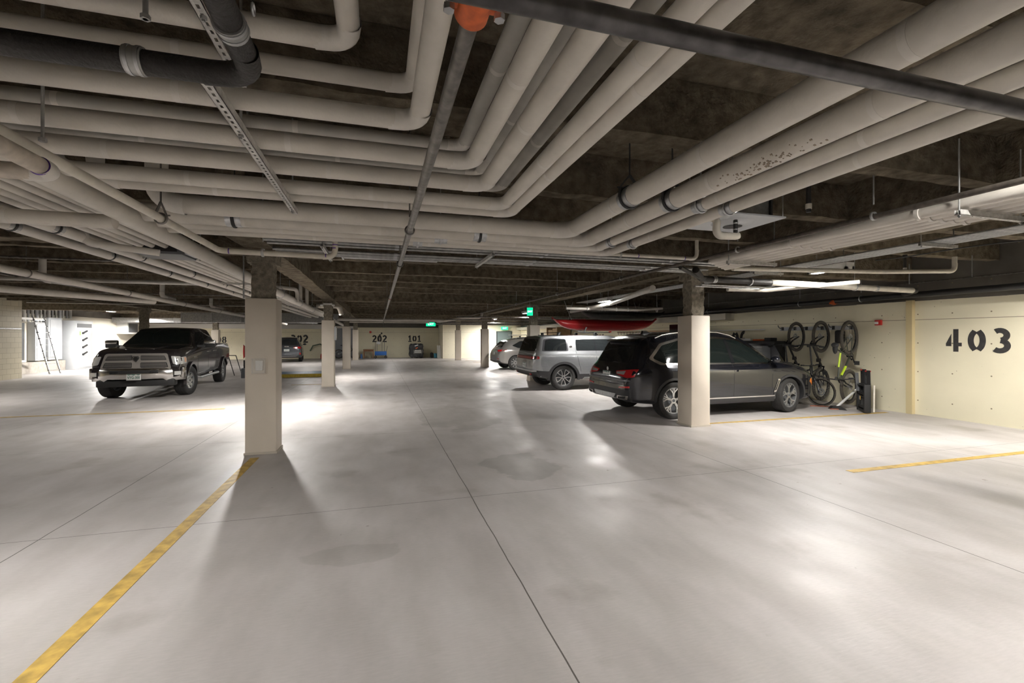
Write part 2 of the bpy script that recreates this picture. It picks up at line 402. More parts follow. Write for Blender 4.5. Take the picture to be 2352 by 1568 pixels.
XR, YB, YBR, XL, XLR, ZS = 11.05, 38.2, 35.4, -13.8, -15.6, 3.5
def struct(name, mb, m, parent=None, **k): return mb.build(name, m, parent, kind=None if parent else 'structure', **k)
floor = struct('floor', MB().box(XLR-.3, XR+.3, -8, YB+.3, -.2, 0), M_FLOOR)
ceiling = struct('ceiling', MB().box(XLR-.3, XR+.3, -8, YB+.3, ZS, ZS+.2), M_SPRAY)
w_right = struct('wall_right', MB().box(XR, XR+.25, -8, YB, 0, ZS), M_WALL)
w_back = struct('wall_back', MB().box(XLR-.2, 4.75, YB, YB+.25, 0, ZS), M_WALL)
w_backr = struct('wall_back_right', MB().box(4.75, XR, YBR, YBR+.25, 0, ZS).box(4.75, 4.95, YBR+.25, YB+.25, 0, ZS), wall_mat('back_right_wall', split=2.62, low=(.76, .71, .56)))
w_left = struct('wall_left', MB().box(XL-.2, XL, -8, 23.2, 0, ZS), M_BLOCK)
w_leftr = struct('wall_left_recess', MB().box(XLR-.2, XLR, 23.0, YB, 0, ZS).box(XLR, XL-.2, 23.0, 23.2, 0, ZS), M_WALLW)
w_front = struct('wall_front', MB().box(XLR, XR+.25, -8.2, -8, 0, ZS), M_WALL)
struct('trim_1', MB().box(XR-.07, XR, 7.05, 8.2, 0, 2.44), M_WALL)
struct('trim_2', MB().box(XR-.09, XR, 7.0, 7.12, 0, 2.44), mat('trim_cream', (.62, .52, .30), .6))
struct('trim_3', MB().box(XR-.35, XR, 12.2, YBR, 2.22, 2.42), mat('ledge_cream', (.70, .66, .56), .6))
# joists (run across the aisles) and girders over the column lines
cut = lambda a, b, c: a < b < c
GX = (-1.6, 5.68); GY = (-2.0, 7.2, 16.35, 25.5, 34.6)
for y in [-6.2, -4.8, -3.4, -.9, .3, 1.5, 2.9, 4.3, 5.7, 9.0, 10.8, 12.25, 13.6, 15.05, 18.0, 19.5, 21.0, 22.5, 24.0, 27.2, 29, 30.8, 32.6, 36.2]:
    struct('joist', MB().box(XLR, XR-.01, y-.09, y+.09, 3.08, ZS).jitter(.016, 7., .22), M_SPRAY, ceiling)
for y in GY:
    struct('cross_girder', MB().box(XLR, XR-.01, y-.14, y+.14, 2.87 if y > 0 else 3.04, ZS).jitter(.016, 7., .22), M_SPRAY, ceiling)
for x in GX + (-9.6,):
    struct('girder', MB().box(x-.19, x+.19, 4.7 if x == -1.6 else -8, YB-.01, 2.88, ZS).jitter(.018, 7., .22), M_SPRAY, ceiling)
# wall numbers
fr = lambda u, v, t: (XR - .001 - t, -u, v)
def wall_number(txt, h, x=None, y=None, z=0., wall=None, label='', step=.72, gaps=None, back=None, face=None):
    if back: fn = lambda u, v, t: (x + u, face - .001 - t, z + v)
    else: fn = lambda u, v, t: (face - .001 - t, y - u, z + v)
    number(txt, h, fn, gaps, step).build('bay_number', M_STEN, wall, label, smooth=False)
wall_number('403', .45, y=6.44, z=1.36, wall=w_right, label='large dark stencilled number 403', gaps=[0, .80, 1.62], face=XR)
wall_number('06', .50, y=12.3, z=1.33, wall=w_right, label='stencilled number 06 above the bench', face=XR)
wall_number('201', .45, y=22.0, z=1.36, wall=w_right, label='stencilled number behind the silver SUV', face=XR)
wall_number('302', .60, x=-6.45, z=1.22, wall=w_back, label='black stencilled number 302', back=1, face=YB)
wall_number('202', .55, x=-.50, z=1.25, wall=w_back, label='black stencilled number 202', back=1, face=YB)
wall_number('101', .52, x=2.28, z=1.27, wall=w_back, label='black stencilled number 101', back=1, face=YB)
wall_number('08', .48, x=-11.4, z=1.22, wall=w_back, label='stencilled number 08 beside the pickup bed', back=1, face=YB)
# painted lines on the floor
def paint_line(name, x0, x1, y0, y1, label, group=None):
    MB().box(x0, x1, y0, y1, .0005, .003).build(name, M_YEL, None, label, smooth=False, cat='painted line', group=group)
paint_line('parking_line', -1.68, -1.57, -3, 6.98, 'long faded yellow line running from the front edge to the nearest left column')
paint_line('parking_line', 5.98, 10.7, 7.28, 7.37, 'yellow bay line beside the dark SUV at the right column')
paint_line('parking_line', 5.55, 10.7, 4.18, 4.28, 'yellow bay line nearest the camera on the right floor')
paint_line('parking_line', 5.9, 10.7, 10.3, 10.4, 'yellow bay line between the dark and silver SUVs')
paint_line('parking_line', 5.9, 10.7, 19.4, 19.5, 'yellow bay line between the silver SUV and silver crossover')
paint_line('parking_line', -8.0, -3.4, 11.9, 12.0, 'faint yellow line on the floor in front of the pickup truck')
paint_line('parking_line', -2.9, -1.9, 17.2, 17.3, 'short yellow line on the floor beyond the second left column')
for k, y in enumerate((29.2, 31.9, 34.2)):
    paint_line('parking_line', 5.9, 10.5, y, y+.1, ('yellow bay line by the bright far right wall, %s' % ['nearest', 'middle one', 'farthest'][k]))
# ---------------------------------------------------------------- columns
def column(x, y, top, label, w=.39, lit=True, conduit=False):
    r = thing('column', label, 'column', (x, y, 0), group='wrapped columns of the garage')
    MB().box(x-w/2, x+w/2, y-w/2, y+w/2, 0, top, bev=.018).build('painted_casing', M_COLP, r)
    MB().box(x-.135, x+.135, y-.13, y+.13, top-.02, 2.95).jitter(.022, 11., .035).build('fireproofed_steel', M_SPRAYC, r)
    MB().box(x-.19, x+.19, y-.17, y+.17, 2.70, 2.95).jitter(.02, 11., .05).build('column_cap', M_SPRAYC, r)
    MB().box(x-w/2-.012, x+w/2+.012, y-w/2-.012, y+w/2+.012, 0, .03).build('base_caulk', mat('caulk', (.5, .45, .38), .8), r)
    return r
c1 = column(-1.60, 7.38, 2.20, 'nearest left column, beige casing carrying a white thermostat', w=.40)
c2 = column(-1.62, 16.45, 2.21, 'second column of the left row, at the end of the blue and yellow kerb')
c3 = column(-1.60, 25.2, 2.20, 'third column of the left row, in shade, between the kerb column and the farthest')
c4 = column(-1.60, 34.6, 2.18, 'farthest column of the left row, near the blue wagon')
d1 = column(5.70, 7.32, 2.05, 'nearest right column, standing in front of the dark SUV', w=.41)
d2 = column(5.62, 16.4, 2.10, 'right row column behind the silver SUV under the exit sign')
d3 = column(5.60, 24.6, 2.10, 'right row column left of the silver crossover')
d4 = column(5.45, 32.5, 2.15, 'farthest column of the right row before the bright wall')
e2 = column(-9.6, 23.1, 1.35, 'dark sprayed column directly behind the pickup cab')
e3 = column(-9.6, 32.0, 2.10, 'dark topped column right of the pickup by number 08')
MB().cyl((-1.83, 7.25, 2.2), (-1.83, 7.25, 2.88), .011, 8).build('conduit', M_GALV, c1)
# thermostat with clear guard on column 1
t = thing('thermostat', 'white thermostat under a clear guard on the nearest left column', 'thermostat', (-1.60, 7.18, 1.32))
tx, tz, ty = -1.615, 1.25, 7.178
M_CLEAR = mat('clear_guard', (.9, .9, .88), .1, trans=.0, alpha=.14)
MB().box(tx-.045, tx+.045, ty-.03, ty, tz-.07, tz+.07, bev=.006).build('body', M_WHITE, t)
MB().cyl((tx, ty-.03, tz+.015), (tx, ty-.045, tz+.015), .022, 20).build('dial', M_WHITE, t)
g = MB()
for (a, b_, c_, d_) in ((tx-.08, tx+.08, tz+.095, tz+.10), (tx-.08, tx+.08, tz-.105, tz-.10)): g.box(a, b_, ty-.075, ty, c_, d_)
g.box(tx-.083, tx-.078, ty-.075, ty, tz-.105, tz+.10).box(tx+.078, tx+.083, ty-.075, ty, tz-.105, tz+.10).box(tx-.083, tx+.083, ty-.078, ty-.074, tz-.105, tz+.10)
g.build('guard', M_CLEAR, t, 'clear plastic guard')
# second thermostat boxes on far column
t = thing('switch_box', 'small grey box on the side of the second left column', 'box', (-1.39, 16.35, 1.8))
MB().box(-1.425, -1.36, 16.27, 16.45, 1.55, 2.0, bev=.01).build('body', M_GREYP, t); MB().box(-1.36, -1.352, 16.30, 16.42, 1.6, 1.95).build('cover', M_WHITE, t)
# low kerb island
k = thing('kerb', 'low kerb with blue top and yellow face behind the nearest left columns', 'kerb', (-3.1, 20.8, 0))
MB().box(-4.2, -2.0, 20.5, 20.58, 0, .13).build('yellow_face', mat('kerb_yellow', (.50, .36, .03), .55, var=.25, scale=14), k)
MB().box(-4.2, -2.0, 20.58, 22.1, 0, .135).build('blue_top', mat('kerb_blue', (.02, .11, .24), .5, var=.2, scale=10), k)
# back structures: left ramp edge, ledge, railing
M_FASC = mat('white_fascia', (.66, .64, .60), .5)
r = thing('upper_ledge', 'white steel ledge along the far left wall above the pickup', 'ledge', (-12.5, 37.9, 2.2))
MB().box(XLR+.02, -3.3, YB-.45, YB-.01, 2.28, 2.62).build('fascia', M_FASC, r)
r = thing('railing', 'short white picket railing above the number 08', 'railing', (-11, 37, 2.7))
MB().box(-11.2, -9.3, 37.35, 37.42, 3.25, 3.30).box(-11.2, -9.3, 37.35, 37.42, 2.72, 2.77).build('rail', M_WHITE, r)
for i in range(11): MB().box(-11.15+i*.18, -11.11+i*.18, 37.36, 37.40, 2.75, 3.27).build('picket', M_WHITE, r)
r = thing('pipe_cover', 'long pale boxed pipe along the far wall above 302', 'duct', (-6, 37.9, 2.4))
MB().box(-3.25, -1.9, YB-.32, YB-.01, 2.34, 2.52, bev=.03).build('casing', M_FASC, r)
# doors
M_DOORG = mat('garage_door_grey', (.20, .21, .23), .45)
d = struct('door_1', MB().box(-3.5, -1.95, YB-.08, YB, 0, 2.45), M_DOORG)
sl = MB()
for i in range(6): sl.box(-3.48, -1.97, YB-.10, YB-.075, .05+i*.4, .40+i*.4)
sl.build('door_panels', M_DOORG, d)
d = struct('door_2', MB().box(9.0, 10.3, YBR-.06, YBR, 0, 2.12), mat('dark_frame', (.035, .045, .045), .5))
MB().box(9.1, 10.2, YBR-.09, YBR-.05, .02, 2.05).build('door_leaf', mat('door_dark', (.10, .13, .13), .45), d)
MB().box(10.05, 10.15, YBR-.15, YBR-.09, .98, 1.03).build('door_handle', M_GALV, d)
# ================================================================ pipes
ZJ = 3.08
def unit(a, b): return (Vector(b)-Vector(a)).normalized()
def pipe(label, path, r, m=None, me=None, R=None, name='insulated_pipe', group=None, elbows=True, n=20, cat='pipe', collar=.012):
    m = m or M_PVC; me = me or M_PVCO
    R = R if R is not None else r*2.0
    pts, bends = fillet(path, R)
    o = MB().tube(pts, r, n).build(name, m, None, label, cat=cat, group=group)
    if elbows:
        for bd in bends:
            a = bd[0] + (bd[0]-bd[1]).normalized()*.05; b = bd[-1] + (bd[-1]-bd[-2]).normalized()*.05
            MB().tube([a]+bd+[b], r*1.035, n, False).build('elbow', me, o)
    return o
def seams(o, a, b, r, step, m=None):
    """thin overlap seams of jacket / couplings"""
    a, b = Vector(a), Vector(b); L = (b-a).length; d = (b-a).normalized(); k = step*.6
    while k < L:
        MB().cyl(a+d*k, a+d*(k+.03), r*1.012, 20).build('jacket_seam', M_PVCO, o); k += step
def hanger(o, p, axis, r, zt=ZJ, saddle=.0, strap=None, rod=True, clev=True):
    p = Vector(p); ax = Vector(axis).normalized()
    if saddle:
        s = MB(); s.cyl(p-ax*saddle/2, p+ax*saddle/2, r+.004, 22); s.build('saddle', M_GALV, o, 'galvanised saddle plate')
    h = MB()
    h.ring(p, ax, r+.010, .006, 28, 8, sy=2.2)
    if rod:
        if clev:
            sd = ax.cross(Vector((0, 0, 1))).normalized()
            h.bar(p+sd*(r+.012)+V(0, 0, 0), p+sd*(r+.008)+V(0, 0, r*.9), .03, .006, sd).bar(p-sd*(r+.012), p-sd*(r+.008)+V(0, 0, r*.9), .03, .006, sd)
            h.bar(p+sd*(r+.008)+V(0, 0, r*.9), p+V(0, 0, r+.09), .03, .006, sd).bar(p-sd*(r+.008)+V(0, 0, r*.9), p+V(0, 0, r+.09), .03, .006, sd)
            h.cyl(p+V(0, 0, r*.9)-sd*(r+.03), p+V(0, 0, r*.9)+sd*(r+.03), .006, 8)
        h.cyl(p+V(0, 0, r+.08), (p.x, p.y, zt), .006, 8)
    h.build('hanger', strap or M_BLACK, o)
Z0 = 2.70; YM = -3.0
GP = 'large white jacketed pipes turning over the drive aisle'
def lpipe(label, X, Y, z, D, xl, xend=None, group=GP, m=None):
    path = [(X, YM, z), (X, Y, z), (xl, Y, z)]
    if xend == 'up': path.append((xl, Y, 3.06))
    elif xend is not None: path.append((xl, xend, z))
    o = pipe(label, path, D/2, m, R=D*1.0, group=None)
    if abs(X-xl) > 2: seams(o, (X-.3, Y, z), (xl+.3, Y, z), D/2, 1.15); seams(o, (X, Y-.3, z), (X, -.2, z), D/2, 1.05)
    return o
pA = lpipe('white jacketed pipe with the smallest bend, topmost in the picture above the black pipe', -.12, 2.10, 2.93, .092, -9.0)
pB = lpipe('white jacketed pipe bending just behind the steel sprinkler pipe, second bend from the top', .165, 2.32, 2.90, .085, -9.0)
pC = lpipe('white jacketed pipe running beside the orange coupling and bending at the dark sprinkler pipe', .185, 2.27, Z0, .092, -9.0)
pC2 = lpipe('grey shaded pipe above, bending right of the sprinkler pipe', .53, 2.985, 2.90, .085, -4.5, m=M_PVCU)
pD = lpipe('broad white pipe bending right of the sprinkler pipe, first of the large fan', .54, 2.70, Z0, .10, -9.0)
pD2 = lpipe('grey recessed pipe between the first and second broad white pipes', .73, 3.43, 2.90, .09, -4.5, m=M_PVCU)
pE = lpipe('second broad white pipe of the fan with a glossy elbow', .705, 3.08, Z0, .105, -2.15, 'up')
pE2 = lpipe('dull grey recessed pipe beside the dark gap in the fan of pipes', .965, 3.67, 2.90, .095, -4.5, m=M_PVCU)
pF = lpipe('white pipe with stained elbow, upper one of the touching pair', .95, 3.50, Z0, .095, -1.93, 'up')
pG = lpipe('white pipe with stained elbow, lower one of the touching pair', 1.055, 3.68, Z0-.005, .092, -1.80, 'up')
pH = lpipe('thick white pipe with black hanger, right of the dark ceiling gap', 1.81, 4.19, Z0, .150, -1.66, 'up')
pI = lpipe('thick white pipe with spattered dirt marks on the right', 2.16, 4.55, Z0, .150, -1.93)
pJ = lpipe('slim white pipe with galvanised clamp, touching the spattered thick pipe', 2.42, 4.80, Z0-.02, .095, -1.93)
pK = lpipe('slim white pipe with galvanised clamp, outermost of the bend', 2.68, 5.02, Z0-.02, .098, -1.93)
for o, r in ((pF, .0475), (pG, .046)):
    pass
hanger(pH, (1.81, 3.05, Z0), (0, 1, 0), .075, 3.4, saddle=.13)
hanger(pI, (2.16, 3.02, Z0), (0, 1, 0), .075, 3.4, saddle=.13)
hanger(pJ, (2.42, 3.02, Z0-.02), (0, 1, 0), .0475, 3.4, saddle=.12, strap=M_GALV, clev=False)
hanger(pK, (2.68, 3.02, Z0-.02), (0, 1, 0), .049, 3.4, saddle=.12, strap=M_GALV, clev=False)
hanger(pJ, (2.42, 4.45, Z0-.02), (0, 1, 0), .0475, 3.4, saddle=.10, strap=M_GALV, clev=False)
hanger(pK, (2.68, 4.45, Z0-.02), (0, 1, 0), .049, 3.4, saddle=.10, strap=M_GALV, clev=False)
hanger(pI, (.98, 4.55, Z0), (1, 0, 0), .075, 3.4, saddle=.13)
hanger(pI, (-1.22, 4.55, Z0), (1, 0, 0), .075, 3.4, saddle=.12)
hanger(pJ, (.62, 4.80, Z0-.02), (1, 0, 0), .0475, 3.4, saddle=.13, strap=M_GALV, clev=False)
hanger(pK, (.40, 5.02, Z0-.02), (1, 0, 0), .049, 3.4, saddle=.10, strap=M_GALV, clev=False)
# dirt spatter on the thick pipe
sp = MB(); rnd = random.Random(3)
for i in range(90):
    t = rnd.gauss(0, .16); y = 2.1+t; a = rnd.gauss(-2.15, .25); rr = .0765
    c = V(2.16+math.cos(a)*rr*1., y, Z0+math.sin(a)*rr); s_ = rnd.uniform(.0015, .0055)
    sp.obox(c, (-math.sin(a), 0, math.cos(a)), (0, 1, 0), (math.cos(a), 0, math.sin(a)), s_, s_*rnd.uniform(.6, 1.6), .0012)
sp.build('dirt_spatter', mat('dirt', (.30, .24, .18), .8), pI, kind='stuff')
# black marks/tape rings on stained elbows
for (x, y) in ((.95, 3.36), (1.055, 3.53)):
    pass
# perforated strut channels carrying the pipes
def strut(label, p0, p1, w=.041, h=.04, rods=(), zt=ZJ, step=.048, group=None, up=(0, 0, 1)):
    p0, p1 = Vector(p0), Vector(p1); d = (p1-p0).normalized(); L = (p1-p0).length; sd = d.cross(Vector(up)).normalized(); u = sd.cross(d)
    mb = MB(); t = .0025
    # side walls and lips, web at the bottom built with slots as gaps between straps
    for s in (-1, 1):
        mb.obox(p0+d*L/2+sd*s*(w/2-t/2), d, sd, u, L/2, t/2, h/2)
        mb.obox(p0+d*L/2+sd*s*(w/2-.0075)-u*(h/2-t/2), d, sd, u, L/2, .0075, t/2)
    k = 0.
    while k < L:
        mb.obox(p0+d*min(L-.005, k+step*.2)-u*(h/2-t/2), d, sd, u, step*.25, w/2-.0152, t/2); k += step
    o = mb.build('strut_channel', M_CHAN, None, label, cat='strut', group=group)
    for q in rods:
        c = p0+d*q
        MB().cyl(c-u*(h/2+.02), (c.x, c.y, zt), .006, 8).cyl(c-u*(h/2+.012), c-u*(h/2), .012, 6).build('threaded_rod', M_GALVD, o)
    return o
strut('perforated metal strut channel hanging under the white pipes, pointing at the camera', (-.625, 1.98, 2.625), (-.625, 3.88, 2.625), rods=(.45, 1.8), zt=3.3)
strut('perforated strut channel beside the black pipe at the top', (-.625, 1.0, 2.86), (-.625, 2.45, 2.86), rods=(.95,), zt=3.3)
strut('short strut channel seen in the gap behind the long perforated strut', (-.75, 2.75, 2.83), (-.75, 3.9, 2.83), rods=(.3,), zt=3.3)
MB().cyl((-.60, 1.45, 2.50), (-.60, 1.45, 3.4), .007, 8).cyl((-.60, 1.45, 2.50), (-.60, 1.45, 2.512), .012, 6).build('threaded_rod', M_GALVD, None, 'thin threaded rod hanging beside the black pipe elbow', cat='rod')
MB().cyl((-1.33, 2.35, 2.46), (-1.33, 2.35, 3.4), .006, 8).cyl((-1.33, 2.35, 2.455), (-1.33, 2.35, 2.47), .014, 6).build('threaded_rod', M_GALVD, None, 'thin rod hanging among the white pipes at the upper left', cat='rod')
# black cast iron drain with band couplings
pb = pipe('black cast iron drain pipe with banded elbow at the upper left', [(-6, 1.68, 2.52), (-.39, 1.68, 2.50), (-.39, -1.5, 2.56)], .037, M_CAST, M_CAST, R=.10, name='drain_pipe')
def band(o, p, ax, r, w=.05):
    p = Vector(p); ax = Vector(ax).normalized()
    MB().cyl(p-ax*w/2, p+ax*w/2, r+.004, 24).build('band_coupling', M_GALVD, o, 'pale metal band coupling')
    MB().cyl(p-ax*(w/2-.006), p-ax*(w/2-.016), r+.0065, 24).cyl(p+ax*(w/2-.016), p+ax*(w/2-.006), r+.0065, 24).build('clamp_screw_band', M_GALV, o)
band(pb, (-.72, 1.68, 2.503), (1, 0, 0), .037); band(pb, (-.39, 1.42, 2.503), (0, 1, 0), .037)
MB().ring((-.335, 1.42, 2.56), (1, 0, 0), .014, .004, 12, 6).build('clamp_screw', M_GALV, pb)
# rusty brace at the far upper left
pipe('rough brown brace pipe crossing the upper left corner', [(-3.5, 2.4, 2.9), (-1.30, 1.45, 2.62)], .03, mat('rusty', (.22, .17, .12), .8, var=.4, scale=20), name='brace_pipe', elbows=False)
# sprinkler main on the aisle axis, dark steel
ps = pipe('dark steel sprinkler pipe running straight down the aisle ceiling', [(.225, -2, 2.46), (.225, 24.3, 2.46)], .0235, M_STEEL2, name='sprinkler_pipe', elbows=False)
MB().cyl((.222, 1.02, 2.46), (.222, -2, 2.46), .030, 20).build('larger_section', M_CAST, ps, 'darker wider section before the coupling')
oc = MB().cyl((.222, 1.04, 2.46), (.222, 1.13, 2.46), .043, 28)
oc.box(.158, .286, 1.065, 1.105, 2.445, 2.475, bev=.008)
oc.build('coupling', M_ORNG, ps, 'orange grooved coupling')
for s in (-1, 1):
    MB().cyl((.222+s*.062, 1.085, 2.43), (.222+s*.062, 1.085, 2.49), .008, 8).cyl((.222+s*.062, 1.085, 2.425), (.222+s*.062, 1.085, 2.440), .014, 6).build('coupling_bolt', M_GALV, ps, 'bright coupling bolt')
for y in (3.55, 5.2, 9.7, 13.4, 17.5):
    hanger(ps, (.225, y, 2.46), (0, 1, 0), .0235, 3.3, clev=False, strap=M_STEEL2)
MB().ring((.225, 9.9, 2.46), (0, 1, 0), .027, .004, 24, 6).build('red_ring', M_ORNG, ps)
pipe('drop nipple at the far end of the steel sprinkler pipe', [(.225, 24.3, 2.46), (.225, 24.3, 2.2)], .018, M_STEEL2, name='sprinkler_drop', elbows=False)
# big dark pipe crossing the top right
pq = pipe('large dark steel pipe crossing the top right corner in front of the white pipes', [(-3, .975, 2.41), (9.5, .975, 2.38)], .0285, M_STEEL, name='steel_pipe', elbows=False, n=28)
# ------------------------------------------------ left side pipes
pk = pipe('thick sloping drain main passing left of the nearest left column', [(-1.95, 2.6, 2.66), (-2.0, 12, 2.55), (-2.05, 33.5, 2.33)], .075, M_PVC, name='drain_main', R=.3, elbows=False)
for y in (8.6, 10.6, 13.0, 15.4, 18.5, 21.5): hanger(pk, (-1.99, y, 2.585-(y-8)*.0105), (0, 1, 0), .075, 3.4, strap=M_GALV)
px_ = pipe('bright white pipe crossing the upper left to the sloping drain main', [(-9, 4.30, 2.55), (-1.98, 4.30, 2.55)], .055, M_PVC, name='crossing_pipe', elbows=False)
seams(px_, (-5, 4.3, 2.55), (-2.2, 4.3, 2.55), .055, .9)
pm = pipe('slim dusty drain pipe slanting to the nearest left column with ring hanger', [(-1.50, .6, 2.50), (-1.50, 5.12, 2.50), (-.44, 5.12, 2.49), (-.44, 5.12, 2.75)], .0275, M_PLAST, M_PLAST, R=.07, name='drain_pipe')
for p, ax in (((-1.42, 5.12, 2.5), (1, 0, 0)), ((-.53, 5.12, 2.49), (1, 0, 0)), ((-.44, 5.12, 2.58), (0, 0, 1)), ((-.44, 5.12, 2.615), (0, 0, 1))):
    MB().cyl(Vector(p)-Vector(ax)*.005, Vector(p)+Vector(ax)*.005, .029, 20).build('primer_ring', M_PURP, pm, 'purple primer ring')
hanger(pm, (-1.50, 3.85, 2.50), (0, 1, 0), .0275, 3.3, strap=M_STEEL2)
hanger(pm, (-1.12, 5.12, 2.50), (1, 0, 0), .0275, 3.3, strap=M_GALVD, clev=False)
pn = pipe('dusty pipe with purple stained elbow at the left edge', [(-1.37, .8, 2.38), (-1.37, 2.50, 2.37), (-3.2, 2.50, 2.37)], .036, mat('dusty_pvc', (.50, .44, .37), .5, var=.25, scale=20), None, R=.06, name='drain_pipe')
MB().ring((-1.37, 2.40, 2.37), (0, 1, 0), .034, .006, 24, 6).build('primer_ring', M_PURP, pn, 'purple primer ring')
GLB = 'parallel white pipes on the left ceiling with black straps'
XS = [(-3.18, .052), (-2.86, .055), (-2.70, .036), (-2.58, .036), (-2.47, .034), (-2.34, .034), (-2.22, .034)]
lab = ['thick strapped pipe, farthest left of the left ceiling bundle', 'thick strapped pipe, second from the left of the left ceiling bundle'] + ['slim pipe of the left ceiling bundle, %s of the five slim ones' % w for w in ('leftmost', 'second from left', 'middle', 'second from right', 'rightmost')]
for (x, r), lb in zip(XS, lab):
    z = 2.66 if r > .05 else 2.70
    o = pipe(lb, [(x, 3.35, z), (x, 24, z-.03)], r, M_PVC, name='bundle_pipe', elbows=False, n=14)
    if r > .05:
        for y in [5.2, 6.8, 8.4, 10, 11.6, 13.2, 14.8, 16.4, 18.2, 20]:
            mb = MB(); mb.ring((x, y, z), (0, 1, 0), r+.004, .005, 18, 6, sy=3.2).cyl((x, y, z+r), (x, y, 3.1), .005, 6); mb.build('strap', M_BLACK, o)
            MB().cyl((x, y-.07, z), (x, y+.07, z), r+.002, 16).build('saddle', M_GALVD, o)
for y in (6.6, 9.6, 12.6, 15.6):
    strut('strut bar under the five slim left pipes, %s from the camera' % {6.6: 'nearest', 9.6: 'second', 12.6: 'third', 15.6: 'fourth'}[y], (-2.78, y, 2.645), (-2.12, y, 2.645), rods=(.03, .63), step=.06)
pl = pipe('long sloping drain pipe low on the left ceiling leading toward the pickup', [(-5.3, 1, 2.74), (-5.3, 30, 2.42)], .06, M_PVC, name='drain_main', elbows=False)
for y in (6, 9, 12, 15, 18, 21, 24, 27): hanger(pl, (-5.3, y, 2.74-.011*(y-1)), (0, 1, 0), .06, 3.2, clev=False, strap=M_STEEL2)
pipe('branch pipe curving below the long left drain pipe', [(-7.6, 9.2, 2.85), (-7.6, 9.2, 2.56), (-5.4, 13.5, 2.54)], .07, M_PVC, R=.12, name='branch_pipe')
for k, (x, y) in enumerate(((-5.55, 6.7), (-6.0, 10.6), (-5.5, 14.2), (-5.6, 18.2))):
    pipe('short vertical pipe dropping to the long left drain, %s from camera' % ('nearest', 'second', 'third', 'fourth')[k], [(x, y, 3.1), (x, y, 2.72), (-5.3, y+.25, 2.66)], .055, M_PVCU, R=.08, name='riser_pipe')
for k, (y, z, x0, x1) in enumerate(((8.3, 2.80, -9, -3.0), (11.5, 2.82, -9.5, -3), (14.4, 2.80, -10, -2.6), (18.7, 2.78, -11, -2.2))):
    pipe('thin branch line across the left ceiling, %s from camera' % ('nearest', 'second', 'third', 'fourth')[k], [(x0, y, z), (x1, y, z)], .016 if k != 1 else .045, M_STEEL2 if k % 2 == 0 else M_PVCU, name='branch_line', elbows=False, n=10)
pipe('thin steel sprinkler line high on the left ceiling', [(-6.9, 2, 2.86), (-6.9, 30, 2.86)], .025, M_STEEL2, name='sprinkler_pipe', elbows=False)
# coiled riser pipes behind the nearest left column
pipe('white pipe with an S bend right behind the nearest left column', [(-2.35, 11.6, 3.1), (-2.35, 11.6, 2.82), (-1.93, 12.3, 2.82), (-1.93, 12.3, 2.5)], .045, M_PVC, R=.09, name='riser_pipe')
for k, (x, y) in enumerate(((-2.02, 13.4), (-1.93, 13.9))):
    pipe('vertical white pipe behind the S bend, %s one' % ('left', 'right')[k], [(x, y, 3.1), (x, y, 2.56)], .045, M_PVC, name='riser_pipe', elbows=False)
# fan coil unit on the left
def fancoil(loc, w, d, h, label, face=-1):
    x, y, z = loc
    o = thing('fan_coil', label, 'ventilation unit', (x, y, z))
    MB().box(x-w/2, x+w/2, y-d/2, y+d/2, z, z+h, bev=.01).build('casing', M_GREYD, o)
    g = MB()
    for i in range(9): g.box(x-w*.40, x+w*.40, y-d/2-.012, y-d/2, z+.03+i*(h-.06)/9, z+.045+i*(h-.06)/9)
    g.build('grille', M_BLACK, o)
    MB().box(x+w/2, x+w/2+.09, y-d*.35, y+d*.35, z+.02, z+h-.02, bev=.008).build('filter_frame', M_GREYP, o)
    for sx in (-1, 1):
        for sy in (-1, 1): MB().cyl((x+sx*w*.45, y+sy*d*.4, z+h), (x+sx*w*.45, y+sy*d*.4, 3.12), .005, 6).build('hanging_rod', M_GALV, o)
    return o
fancoil((-2.42, 6.35, 2.60), .48, .45, .16, 'dark hanging fan coil unit left of the nearest left column')
pipe('white pipe dropping and bending under the dark left fan coil unit', [(-2.83, 5.6, 2.88), (-2.83, 5.6, 2.60), (-2.25, 5.75, 2.55)], .035, M_PVCO, R=.07, name='riser_pipe')
# galvanised ducts
def duct(label, p0, p1, w, h, step=1.2):
    o = MB().bar(p0, p1, w, h).build('duct', M_GALVD, None, label, cat='duct', smooth=False)
    p0, p1 = Vector(p0), Vector(p1); d = (p1-p0).normalized(); L = (p1-p0).length; k = 0
    while k <= L:
        c = p0+d*k; MB().bar(c-d*.012, c+d*.012, w+.04, h+.04).build('duct_flange', M_GALV, o); k += step
    return o
duct('galvanised rectangular duct beyond the nearest left column', (-9.3, 26.3, 2.62), (-2.1, 26.3, 2.68), .5, .48, 1.3)
duct('short pale flat panel between the ceiling joists in mid aisle', (-.55, 7.6, 2.93), (.95, 7.6, 2.93), .5, .02, 3.)
duct('white duct along the far left ceiling behind the pickup', (XLR+.1, 33.6, 2.70), (-4, 33.6, 2.70), .5, .28, 1.6)
